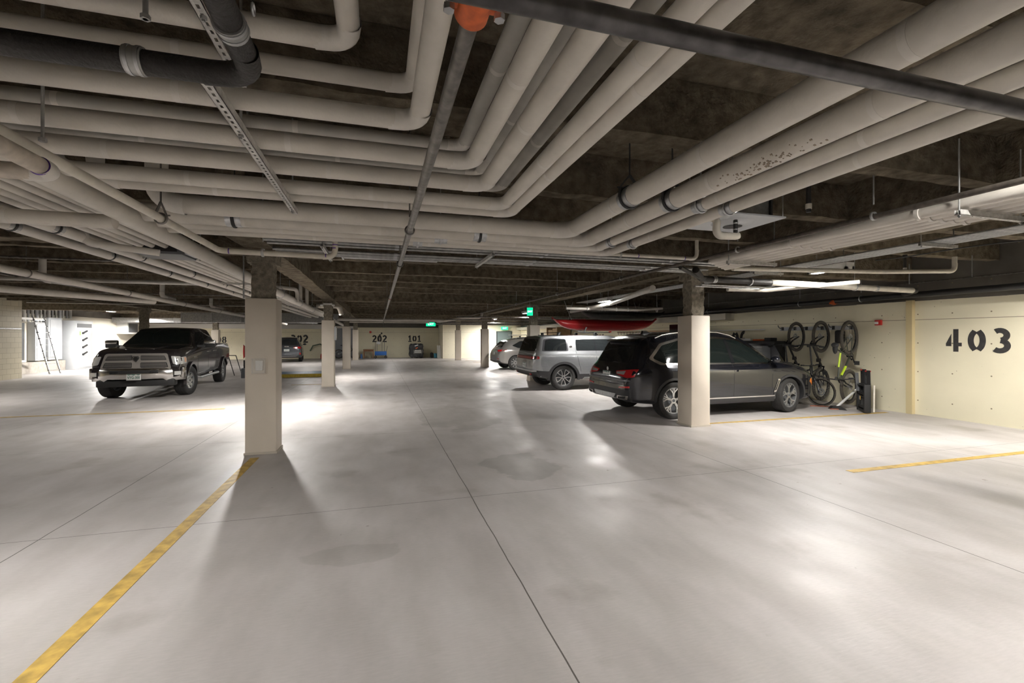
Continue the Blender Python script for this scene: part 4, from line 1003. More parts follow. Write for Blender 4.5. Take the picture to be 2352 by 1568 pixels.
c.mir('exhaust_inner', rpoly([(-.78, .47), (-.56, .460), (-.56, .413), (-.75, .425)], .012), 'B', M_BLACK, t=.038, depth=.01)
c.mir('reflector', [(-.84, .68), (-.55, .655), (-.55, .625), (-.84, .645)], 'B', M_LAMPR, t=.012)
c.patch('tailgate_gap', c.line(-.74, .70, .74, .70, .012), 'B', M_BLACK, t=.003)
c.patch('bumper_step', c.line(-.85, .785, .85, .785, .02), 'B', mat('bumper_sill', (.10, .10, .11), .3), t=.02)
c.plate(-2.475, 0, .86, None, w=.30)
rb = c.cast((0, .98), 'B')[0]
MB().cyl((rb.x-.004, 0, .985), (rb.x-.012, 0, .985), .038, 24).build('round_badge', M_CHROME, c.root, world=False)
c.both('sill_trim', [(-1.05, .375), (1.05, .375), (1.05, .40), (-1.05, .40)], M_CHROME, t=.012)
c.both('sill_cladding', [(-1.08, .26), (1.08, .26), (1.06, .365), (-1.06, .365)], M_TRIMB, t=.008)
c.archring(M_TRIMB, .045, .010)
c.both('side_vent', rpoly([(1.02, .46), (1.09, .47), (1.20, .74), (1.15, .75)], .02), M_CHROME, t=.012); c.both('vent_mesh', rpoly([(1.045, .50), (1.085, .50), (1.175, .72), (1.15, .72)], .012), M_BLACK, t=.015)
c.door_lines([(1.0, 1.07, .98, .45), (.98, .45, .90, .38), (-.03, 1.08, -.03, .42), (-1.0, 1.09, -1.02, .75), (-1.02, .75, -.98, .55), (-1.02, .415, .9, .415)])
for xx in (.18, -.83): c.both('door_handle', rpoly([(xx-.12, .93), (xx+.12, .935), (xx+.12, .965), (xx-.12, .96)], .014), P_BMW, t=.03, depth=.03)
for sd in (-1, 1):
    pts = []
    for i in range(13):
        x = -1.75+i*.17; h = c.cast((x, sd*.665), 'T')[0]; pts.append(V(x, sd*.665, h.z+(.0 if i in (0, 12) else .032)))
    MB().tube(pts, .016, 10).build('roof_rail', M_CHROME, c.root, 'bright roof rail', world=False)
MB().prism([(-1.62, 0), (-1.36, 0), (-1.52, .075), (-1.60, .075)], lambda u, v, t: (u, t, 1.715+v), -.035, .035).build('roof_fin', P_BMW, c.root, world=False)
c.mirror(.98, 1.17, P_BMW, (.09, .11, .075), ys=1.07)
c.both('side_marker', rpoly([(2.10, .66), (2.26, .56), (2.28, .60), (2.16, .74)], .01), M_AMBER, t=.006)
c.mir('head_lamp', rpoly([(-.82, .86), (-.45, .82), (-.45, .72), (-.80, .74)], .03), 'F', M_LAMPW, t=.008)
c.patch('fuel_flap', [], 'R', P_BMW) if False else None
c.mir('kidney_grille', rpoly([(-.36, .78), (-.04, .78), (-.04, .56), (-.30, .56)], .03), 'F', M_BLACK, t=.012)
c.wheels(rim_doubleY, math.radians(12), .27, .265)

# ---------------------------------------------------------------- silver boxy SUV
P_RIV = carpaint('silver_paint', (.46, .48, .50), .75, .25)
P_RIVR = carpaint('dark_roof_paint', (.10, .10, .11), .6, .25)
sp = dict(x=(-2.50, 2.45), wheelbase=3.075, R=.40, W=1.0, arch=.46, N=90,
  top=[(-2.50, .95), (-2.46, 1.20), (-2.42, 1.30), (-2.33, 1.62), (-2.24, 1.86), (-2.10, 1.915), (-1.0, 1.945), (-.1, 1.94), (.4, 1.89), (.75, 1.70), (1.08, 1.42), (1.3, 1.28), (1.8, 1.235), (2.25, 1.19), (2.40, 1.06), (2.45, .8)],
  bot=[(-2.50, .50), (-2.3, .42), (-1.9, .36), (1.9, .34), (2.3, .40), (2.45, .48)],
  belt=[(-2.50, .93), (-2.42, 1.25), (-2.0, 1.28), (1.1, 1.26), (1.7, 1.20), (2.3, 1.10), (2.45, .75)],
  w=[(-2.50, .86), (-2.44, .92), (-2.25, .98), (-1.8, 1.0), (1.9, 1.0), (2.25, .96), (2.45, .82)],
  wb=[(-2.50, .82), (-2.25, .93), (-1.6, .95), (1.2, .95), (2.2, .90), (2.45, .74)],
  wt=[(-2.50, .76), (-2.2, .80), (-1.2, .80), (.4, .77), (1.1, .80), (2.2, .84), (2.45, .7)])
riv = Car('suv', 'tall boxy silver SUV with roof bars below the red kayak', (7.05, 14.15, 0), math.radians(0), sp, P_RIV)
c = riv
c.both('side_glass_band', rpoly([(-1.10, 1.29), (-1.10, 1.76), (.35, 1.77), (.62, 1.66), (1.05, 1.34), (1.0, 1.285)], .05), M_GLASS, t=.006)
c.both('rear_side_window', rpoly([(-2.17, 1.30), (-2.10, 1.74), (-1.95, 1.775), (-1.42, 1.775), (-1.42, 1.30)], .06), M_GLASS, t=.006)
c.both('window_frame', [(x, z) for x, z in rpoly([(-2.24, 1.27), (-2.16, 1.77), (-1.98, 1.81), (-1.37, 1.81), (-1.37, 1.27)], .06)], P_RIVR, t=.003)
for xx in (-.42, .12, .70): c.both('window_pillar', [(xx-.02, 1.29), (xx+.02, 1.29), (xx+.0, 1.76 if xx < .5 else 1.60), (xx-.04, 1.76 if xx < .5 else 1.60)], M_BLKG, t=.009)
c.patch('rear_window', rpoly([(-.82, 1.27), (.82, 1.27), (.72, 1.78), (-.72, 1.78)], .10), 'B', M_GLASS, t=.006)
c.patch('roof_panel', rpoly([(-2.25, -.74), (-2.25, .74), (.30, .72), (.30, -.72)], .08), 'T', P_RIVR, t=.004)
c.patch('windscreen', rpoly([(.45, -.68), (.45, .68), (1.18, .76), (1.18, -.76)], .06), 'T', M_GLASS, t=.005)
c.patch('light_bar', rpoly([(-.93, 1.13), (.93, 1.13), (.93, 1.00), (-.93, 1.00)], .05), 'B', M_BLKG, t=.012, depth=.03)
c.patch('tail_lamp', rpoly([(-.90, 1.105), (.90, 1.105), (.90, 1.025), (-.90, 1.025)], .03), 'B', M_LAMPR, t=.018, label='wide red tail lamp bar')
c.both('lamp_wrap', rpoly([(-2.45, 1.02), (-2.34, 1.02), (-2.33, 1.06), (-2.34, 1.11), (-2.45, 1.11)], .02), M_LAMPR, t=.008)
c.patch('lower_bumper', rpoly([(-.95, .62), (.95, .62), (.94, .44), (-.94, .44)], .05), 'B', M_TRIMB, t=.05, depth=.1)
c.patch('bumper_trim', c.line(-.93, .64, .93, .64, .05), 'B', M_GALV, t=.06, depth=.05)
c.mir('reflector', [(-.80, .56), (-.66, .56), (-.66, .51), (-.80, .51)], 'B', M_LAMPR, t=.055)
c.plate(-2.505, 0, .80, None, w=.30)
text_mb('RIVIAN', .10, lambda u, v, t: (c.cast((-u, .925+v), 'B')[0].x-.002-t if c.cast((-u, .925+v), 'B')[0] else -2.5-t, -u, .925+v), .005, .004).build('tailgate_letters', M_CHROME, c.root, world=False)
c.both('sill_cladding', [(-1.08, .35), (1.06, .35), (1.06, .52), (-1.08, .52)], M_TRIMB, t=.010)
c.both('rear_cladding', [(-2.47, .46), (-1.98, .40), (-1.98, .62), (-2.47, .66)], M_TRIMB, t=.012)
c.archring(M_TRIMB, .075, .022)
c.door_lines([(-1.12, 1.78, -1.12, 1.28), (-1.12, 1.28, -1.02, .85), (-.42, 1.29, -.42, .52), (.70, 1.29, .72, .52), (-1.02, .85, -.95, .6)])
for xx in (-.25, .88): c.both('door_handle', rpoly([(xx-.55, 1.06), (xx-.37, 1.06), (xx-.37, 1.085), (xx-.55, 1.085)], .01), P_RIV, t=.006)
for xx in (-1.28,): 
    for sd, vw in ((-1, 'R'), (1, 'L')):
        h = c.cast((xx, 1.45), vw)[0]; MB().cyl((h.x, h.y, 1.45), (h.x, h.y+sd*.01, 1.45), .05, 6).build('side_badge', M_STEEL2, c.root, world=False)
for xx in (-1.62, -.35):
    mb = MB().box(xx-.04, xx+.04, -.84, .84, 2.035, 2.06, bev=.008); mb.build('roof_bar', M_BLKG, c.root, world=False)
    for sd in (-1, 1): MB().box(xx-.05, xx+.05, sd*.74-.03, sd*.74+.03, 1.88, 2.045, bev=.01).build('bar_foot', M_BLACK, c.root, world=False)
MB().bar((-.35, -.25, 2.05), (-.75, -.25, 2.12), .05, .04).bar((-.5, -.25, 2.08), (-.42, -.25, 2.30), .03, .04).bar((-.35, -.25, 2.06), (.45, -.25, 2.06), .03, .03).build('bike_fork_mount', M_BLACK, c.root, world=False)
MB().box(-2.03, -1.93, -.04, .04, 1.90, 1.96, bev=.01).build('roof_fin', M_BLACK, c.root, world=False)
c.mirror(1.0, 1.36, P_RIVR, (.08, .12, .09), ys=1.10)
c.mir('head_lamp', rpoly([(-.75, 1.08), (-.60, 1.08), (-.60, .80), (-.75, .80)], .05), 'F', M_LAMPW, t=.01)
def remap(root, f):
    def rec(o):
        for ch in o.children:
            if ch.name.startswith('tyre'): continue
            for v in ch.data.vertices: v.co.z = f(v.co.z)
            rec(ch)
    rec(root)
remap(c.root, lambda z: z*.955 if z < 1.28 else 1.222+(z-1.28)*.745)
c.wheels(rim_petal, 0, .27, .27)

# ---------------------------------------------------------------- silver crossover
P_INF = carpaint('warm_silver_paint', (.40, .39, .37), .75, .28)
sp = dict(x=(-2.25, 2.35), wheelbase=2.80, R=.36, W=.93, arch=.395, N=80,
  top=[(-2.25, .85), (-2.20, 1.0), (-2.08, 1.12), (-1.80, 1.40), (-1.60, 1.50), (-1.0, 1.60), (-.2, 1.63), (.3, 1.57), (.8, 1.30), (1.1, 1.12), (1.6, 1.02), (2.1, .88), (2.28, .76), (2.35, .6)],
  bot=[(-2.25, .42), (-1.9, .30), (-1, .24), (1.5, .24), (2.35, .34)],
  belt=[(-2.25, .82), (-2.08, 1.04), (-1.6, 1.10), (0, 1.03), (1.0, .99), (1.6, .93), (2.2, .78), (2.35, .56)],
  w=[(-2.25, .66), (-2.18, .76), (-1.95, .87), (-1.4, .93), (1.5, .93), (2.0, .86), (2.35, .55)],
  wb=[(-2.25, .60), (-1.95, .78), (-1.4, .85), (1.0, .85), (2.0, .72), (2.35, .45)],
  wt=[(-2.25, .5), (-1.8, .56), (-1.0, .62), (.3, .60), (1.2, .66), (2.35, .35)])
inf = Car('crossover', 'silver rounded crossover parked left of the tall silver SUV', (7.95, 23.05, 0), math.radians(4), sp, P_INF)
c = inf
c.both('side_window', rpoly([(-1.55, 1.22), (-1.1, 1.44), (-.2, 1.52), (.3, 1.47), (.9, 1.10), (.8, 1.06), (-1.25, 1.10)], .05), M_GLASS, t=.006)
for xx in (-.75, .05): c.both('window_pillar', [(xx-.03, 1.07), (xx+.03, 1.07), (xx, 1.52), (xx-.05, 1.50)], P_INF, t=.009)
c.patch('rear_window', rpoly([(-.60, 1.13), (.60, 1.13), (.50, 1.44), (-.50, 1.44)], .08), 'B', M_GLASS, t=.006)
c.patch('windscreen', rpoly([(.38, -.52), (.38, .52), (1.05, .64), (1.05, -.64)], .06), 'T', M_GLASS, t=.005)
c.mir('tail_lamp', rpoly([(-.86, 1.03), (-.50, 1.01), (-.44, .96), (-.60, .92), (-.86, .95)], .03), 'B', M_LAMPR, t=.01)
c.mir('reflector', [(-.70, .58), (-.48, .575), (-.48, .55), (-.70, .55)], 'B', M_LAMPR, t=.01)
c.patch('lower_bumper', rpoly([(-.74, .46), (.74, .46), (.72, .30), (-.72, .30)], .05), 'B', M_TRIMB, t=.03, depth=.08)
c.plate(-2.262, 0, .84, None, w=.30)
c.door_lines([(-.75, 1.08, -.75, .35), (.05, 1.05, .08, .35), (.95, 1.0, .98, .35)])
for sd in (-1, 1): MB().tube([(-1.3, sd*.60, 1.56), (-1.2, sd*.60, 1.63), (.1, sd*.60, 1.65), (.2, sd*.60, 1.60)], .014, 8).build('roof_rail', M_GALV, c.root, world=False)
for xx in (-1.05, -.15): MB().box(xx-.04, xx+.04, -.70, .70, 1.70, 1.725, bev=.005).box(xx-.03, xx+.03, -.62, -.58, 1.62, 1.71).box(xx-.03, xx+.03, .58, .62, 1.62, 1.71).build('roof_bar', M_BLKG, c.root, world=False)
MB().bar((-1.6, -.3, 1.76), (.6, -.3, 1.76), .06, .03).build('ski_rack', M_GALV, c.root, world=False)
c.mirror(.85, 1.13, P_INF, (.08, .10, .07), ys=1.0)
c.wheels(rim_multi(9, .035), 0, .24, .25)

# ---------------------------------------------------------------- dark hatch at the far left wall
P_ESC = carpaint('dark_grey_paint_metallic', (.075, .08, .09), .6, .25)
sp = dict(x=(-2.25, 2.30), wheelbase=2.71, R=.35, W=.93, arch=.385, N=70,
  top=[(-2.25, .80), (-2.21, 1.0), (-2.12, 1.10), (-1.92, 1.40), (-1.78, 1.53), (-1.0, 1.64), (-.2, 1.66), (.3, 1.60), (.8, 1.33), (1.1, 1.14), (1.6, 1.05), (2.1, .90), (2.30, .6)],
  bot=[(-2.25, .40), (-1.9, .28), (1.5, .24), (2.30, .32)],
  belt=[(-2.25, .78), (-2.12, 1.04), (-1.6, 1.10), (1.0, 1.02), (1.6, .96), (2.30, .56)],
  w=[(-2.25, .74), (-2.15, .85), (-1.8, .92), (1.5, .93), (2.0, .87), (2.30, .6)],
  wb=[(-2.25, .68), (-1.8, .82), (1.0, .85), (2.0, .72), (2.30, .5)],
  wt=[(-2.25, .55), (-1.8, .60), (-1, .64), (.3, .60), (1.2, .66), (2.30, .4)])
esc = Car('hatchback', 'dark grey hatchback facing the far wall below number 302', (-6.05, 35.0, 0), math.radians(97), sp, P_ESC)
c = esc
c.both('side_window', rpoly([(-1.6, 1.20), (-1.35, 1.45), (-.2, 1.56), (.3, 1.50), (.9, 1.13), (.8, 1.09), (-1.45, 1.12)], .05), M_GLASS, t=.006)
c.patch('rear_window', rpoly([(-.66, 1.12), (.66, 1.12), (.56, 1.47), (-.56, 1.47)], .08), 'B', M_GLASS, t=.006)
c.patch('windscreen', rpoly([(.38, -.52), (.38, .52), (1.05, .64), (1.05, -.64)], .06), 'T', M_GLASS, t=.005)
c.mir('tail_lamp', rpoly([(-.90, 1.04), (-.40, 1.0), (-.42, .90), (-.90, .90)], .03), 'B', M_LAMPR, t=.01)
c.mir('lamp_insert', rpoly([(-.66, 1.0), (-.42, .98), (-.44, .92), (-.66, .93)], .02), 'B', M_LAMPW, t=.014)
c.mir('reflector', [(-.84, .62), (-.76, .62), (-.76, .50), (-.84, .50)], 'B', M_LAMPR, t=.01)
c.patch('skid_plate', rpoly([(-.62, .42), (.62, .42), (.58, .34), (-.58, .34)], .02), 'B', M_GALV, t=.03, depth=.05)
text_mb('ESCAPE', .075, lambda u, v, t: (-2.215-t, -u, 1.03+v), .01, .003).build('tailgate_letters', M_CHROME, c.root, world=False)
c.plate(-2.262, 0, .80, None, w=.32)
c.door_lines([(-.75, 1.08, -.75, .35), (.05, 1.05, .08, .35)])
c.mirror(.85, 1.14, P_ESC, (.08, .11, .07), ys=1.02)
c.wheels(rim_multi(10, .03), 0, .23, .24)

# ---------------------------------------------------------------- pickup truck
P_RAM = carpaint('dark_brown_grey_paint', (.050, .043, .046), .65, .22)
WBT = 4.07
sp = dict(x=(-3.10, 2.98), wheelbase=WBT, R=.41, W=1.0, arch=.47, N=120, extra=[-1.10, -1.08, -1.06],
  top=[(-3.10, 1.38), (-3.05, 1.42), (-1.16, 1.44), (-1.10, 1.46), (-1.04, 1.60), (-.92, 1.86), (-.75, 1.915), (0, 1.95), (.55, 1.93), (.85, 1.83), (1.25, 1.56), (1.50, 1.42), (1.8, 1.40), (2.5, 1.35), (2.80, 1.31), (2.90, 1.26), (2.95, 1.14), (2.98, .90)],
  bot=[(-3.10, .62), (-2.0, .50), (2.0, .46), (2.5, .50), (2.98, .58)],
  belt=[(-3.10, 1.33), (-1.1, 1.36), (.8, 1.34), (1.5, 1.30), (2.4, 1.22), (2.8, 1.17), (2.98, .85)],
  w=[(-3.10, .94), (-3.0, .98), (-1.2, .985), (1.4, .985), (2.4, .985), (2.8, .965), (2.98, .93)],
  wb=[(-3.10, .92), (-1.2, .95), (1.4, .93), (2.4, .93), (2.98, .90)],
  wt=[(-3.10, .90), (-1.2, .91), (-1.0, .74), (0, .72), (.8, .68), (1.4, .82), (2.4, .84), (2.98, .82)])
RA = math.atan2(-.996, .085)
fl = V(-5.30, 15.25, 0)   # front left contact (outer)
fwd = V(math.cos(RA), math.sin(RA), 0); left = V(-fwd.y, fwd.x, 0)
cen = fl - left*.87 - fwd*WBT/2
ram = Car('pickup_truck', 'dark crew cab pickup truck with chrome grille facing the camera', (cen.x, cen.y, 0), RA, sp, P_RAM, cat='truck')
c = ram
c.both('side_window', rpoly([(-.82, 1.44), (-.62, 1.80), (.10, 1.83), (.10, 1.40), (-.80, 1.40)], .04), M_GLASS, t=.006)
c.both('front_side_window', rpoly([(.20, 1.39), (.20, 1.83), (.62, 1.80), (1.18, 1.45), (1.15, 1.38)], .04), M_GLASS, t=.006)
c.patch('windscreen', rpoly([(.70, -.62), (.70, .62), (1.42, .76), (1.42, -.76)], .07), 'T', M_GLASSG, t=.005)
c.patch('hood_bulge', rpoly([(1.62, -.42), (1.62, .42), (2.75, .36), (2.75, -.36)], .12), 'T', P_RAM, t=.022, depth=.03, cell=.1)
c.patch('bed_opening', rpoly([(-2.95, -.80), (-2.95, .80), (-1.15, .80), (-1.15, -.80)], .04), 'T', M_BLACK, t=.004)
# grille: chrome surround with cross bars, four openings with bars
c.patch('grille_surround', rpoly([(-.66, 1.22), (.66, 1.22), (.76, .80), (-.76, .80)], .06), 'F', M_SATIN, t=.03, depth=.06, label='chrome grille surround')
op = MB()
for sd in (-1, 1):
    c.patch('grille_opening', rpoly([(sd*.09, 1.175), (sd*.60, 1.165), (sd*.66, 1.045), (sd*.09, 1.045)], .025), 'F', M_BLACK, t=.033, depth=.01)
    c.patch('grille_opening', rpoly([(sd*.09, .985), (sd*.66, .985), (sd*.70, .85), (sd*.09, .85)], .025), 'F', M_BLACK, t=.033, depth=.01)
    for k in range(4):
        z = 1.07+k*.027; c.patch('grille_bar', [(sd*.10, z), (sd*(.635-k*.012), z), (sd*(.635-k*.012), z+.008), (sd*.10, z+.008)], 'F', M_SATIN, t=.042, depth=.01, cell=.3)
        z = .875+k*.027; c.patch('grille_bar', [(sd*.10, z), (sd*(.675-k*.008), z), (sd*(.675-k*.008), z+.008), (sd*.10, z+.008)], 'F', M_SATIN, t=.042, depth=.01, cell=.3)
# emblem : shield with two curled horns
hx = c.cast((0, 1.05), 'F')[0].x+.04
em = MB().prism([(0, 1.00), (.035, 1.04), (.045, 1.11), (.02, 1.15), (-.02, 1.15), (-.045, 1.11), (-.035, 1.04)], lambda u, v, t: (hx+t, u, v), 0, .02)
for sd in (-1, 1): em.tube([(hx+.02, sd*.015, 1.13), (hx+.02, sd*.045, 1.15), (hx+.02, sd*.065, 1.12), (hx+.02, sd*.055, 1.075), (hx+.02, sd*.035, 1.07)], .011, 8)
em.build('grille_emblem', M_STEEL, c.root, 'dark horned emblem', world=False)
c.mir('head_lamp', rpoly([(-.93, 1.13), (-.74, 1.15), (-.80, .93), (-.93, .91)], .03), 'F', M_LAMPW, t=.012)
c.both('head_lamp_side', rpoly([(2.55, 1.12), (2.93, 1.10), (2.93, .92), (2.52, .93)], .04), M_LAMPW, t=.010)
c.both('turn_signal', rpoly([(2.58, 1.09), (2.70, 1.10), (2.68, .97), (2.58, .96)], .03), mat('amber_clear', (.70, .38, .24), .2, coat=.8), t=.014)
c.mir('lamp_sill', [(-.95, .90), (-.78, .90), (-.78, .87), (-.95, .87)], 'F', M_BLACK, t=.014)
# bumper as its own solid: curved chrome bar
bp = MB(); rows = []
for i in range(25):
    u = -1+2*i/24; y = u*1.02; x = 3.13-.34*abs(u)**3.2
    h0 = .50 if abs(u) > .62 else .56; h1 = .84 if abs(u) < .8 else .85
    y = y*.985
    rows.append([bp.bm.verts.new(p) for p in ((x-.16, y, h0), (x-.02, y, h0), (x+.012, y, h0+.06), (x+.02, y, (h0+h1)/2), (x, y, h1-.04), (x-.04, y, h1), (x-.2, y, h1))])
for a, b in zip(rows, rows[1:]):
    for k in range(7): bp.bm.faces.new((a[k], a[(k+1) % 7], b[(k+1) % 7], b[k]))
bp.bm.faces.new(rows[0]); bp.bm.faces.new(rows[-1][::-1])
for sd in (-1, 1): bp.box(2.58, 2.90, sd*.985-.035, sd*.985+.03, .56, .84, bev=.02)
bum = bp.build('bumper', M_CHROME, c.root, 'chrome front bumper', world=False, ang=50)
MB().box(3.10, 3.155, -.52, .52, .70, .79, bev=.02).build('bumper_slot', M_BLACK, bum, world=False)
for sd in (-1, 1):
    MB().tube([(3.12, sd*.34, .74), (3.20, sd*.36, .73), (3.20, sd*.46, .73), (3.12, sd*.48, .74)], .014, 8).build('tow_hook', M_BLKG, bum, world=False)
    MB().obox((2.985, sd*.90, .69), (1, sd*.55, 0), (-sd*.55, 1, 0), (0, 0, 1), .02, .075, .05).build('fog_lamp', M_LAMPW, bum, world=False)
MB().box(2.75, 3.02, -.84, .84, .36, .53, bev=.03).build('air_dam', M_BLACK, c.root, world=False)
c.plate(3.155, 0, .615, 'VYG-300', front=True, w=.31, h=.155)
c.archring(P_RAM, .07, .05, name='wheel_arch_flare')
c.door_lines([(1.35, 1.40, 1.33, .60), (.15, 1.83, .15, .60), (-.92, 1.42, -.92, .60), (-1.10, 1.45, -1.10, .52), (-.9, .58, 1.3, .58)])
for xx in (.02, -.78): c.both('door_handle', rpoly([(xx-.02, 1.18), (xx+.16, 1.18), (xx+.16, 1.215), (xx-.02, 1.215)], .012), M_CHROME, t=.035, depth=.035)
c.both('fender_badge', rpoly([(1.52, 1.04), (1.75, 1.05), (1.75, 1.10), (1.52, 1.09)], .01), M_CHROME, t=.01)
for sd in (-1, 1):
    MB().tube([(-1.0, sd*.93, .46), (-.9, sd*1.03, .44), (1.25, sd*1.03, .44), (1.35, sd*.93, .46)], .042, 14).build('side_step', M_GALV, c.root, world=False)
    y = sd*1.22
    mm = MB().box(.98, 1.10, y-.15, y+.15, 1.33, 1.56, bev=.035).bar((1.08, y-sd*.12, 1.38), (1.14, sd*.90, 1.38), .06, .07).build('wing_mirror', M_BLACK, c.root, world=False)
    MB().box(1.085, 1.125, y-.145, y+.145, 1.45, 1.55, bev=.02).build('mirror_cap', M_CHROME, mm, 'chrome mirror cap', world=False)
MB().box(-1.2, 1.2, -.7, .7, .35, .55).box(-2.9, -1.0, -.45, .45, .40, .6).build('underbody', M_BLACK, c.root, world=False)
c.wheels(rim_truck, math.radians(-11), .29, .235)
# ================================================================ props
def hull(name, label, x0, x1, y, z, w, h, m, group=None, sheer=.0, cat='kayak', deckm=None, tilt=0.):
    """boat hull along X with pointed, upswept ends"""
    mb = MB(); N = 28; rings = []
    for i in range(N+1):
        t = i/N; x = x0+(x1-x0)*t; s_ = math.sin(PI*min(1, max(0, .02+t*.96)))**.55
        e = abs(2*t-1)**3
        ww = w/2*max(.03, s_); top = z+h*.62+sheer*e + .06*h*math.sin(PI*t); keel = z+h*.30*e**1.2 + (h*.45*e**3)
        ring = []
        for k in range(16):
            a = 2*PI*k/16; cy = math.cos(a)*ww; sn = math.sin(a)
            zz = (keel+top)/2+.0 + sn*(top-keel)/2*(1 if sn < 0 else .9)
            ring.append(mb.bm.verts.new((x, y+cy+ (zz-z)*tilt, zz)))
        rings.append(ring)
    for a, b in zip(rings, rings[1:]):
        for k in range(16): mb.bm.faces.new((a[k], a[(k+1) % 16], b[(k+1) % 16], b[k]))
    mb.bm.faces.new(rings[0]); mb.bm.faces.new(rings[-1][::-1])
    return mb.build(name, m, None, label, cat=cat, ang=60)
M_KAY = mat('kayak_red', (.55, .025, .03), .25, coat=.4)
k = hull('kayak', 'long red kayak slung under the ceiling above the silver SUV', 6.2, 10.6, 15.9, 1.88, .66, .70, M_KAY)
MB().ring((8.9, 15.9, 2.36), (0, 0, 1), .28, .02, 28, 8).build('cockpit_rim', M_BLACK, k)
MB().box(7.0, 7.5, 15.78, 16.02, 2.31, 2.335, bev=.01).build('hatch_cover', mat('hatch', (.30, .02, .02), .4), k)
for x in (6.9, 9.8): MB().cyl((x, 15.75, 2.30), (x-.35, 15.6, 2.98), .012, 8).cyl((x, 16.05, 2.30), (x+.2, 16.1, 2.98), .012, 8).build('sling_strap', M_GALVD, k, 'pale hanging strap')
k = hull('kayak', 'dark covered kayak hanging just above the red kayak', 7.0, 10.5, 15.2, 2.27, .60, .5, mat('dark_hull', (.06, .058, .055), .5, var=.3))
for x in (8.0, 10.2): MB().cyl((x, 15.2, 2.55), (x, 15.2, 2.99), .010, 8).build('sling_strap', M_GALVD, k)
# white ringed pipe above the kayaks
o = pipe('white pipe with ring hangers above the red kayak', [(5.9, 13.9, 2.60), (8.3, 13.6, 2.56), (9.2, 13.4, 2.62)], .045, M_PVC, name='crossing_pipe', R=.1)
for x in (6.6, 7.1, 7.6, 8.0, 9.0): hanger(o, (x, 13.85-(x-6)*.13 if x < 8.3 else 13.43, 2.60-(x-5.9)*.016), (1, -.12, 0), .045, 3.1, strap=M_WHITE, clev=False)
pipe('broad pale pipe slanting past the lamp above the silver SUV', [(5.2, 7.9, 2.62), (6.6, 12.2, 2.64), (6.9, 15.8, 2.60)], .06, M_PVC, name='drain_main', elbows=False, R=.5)
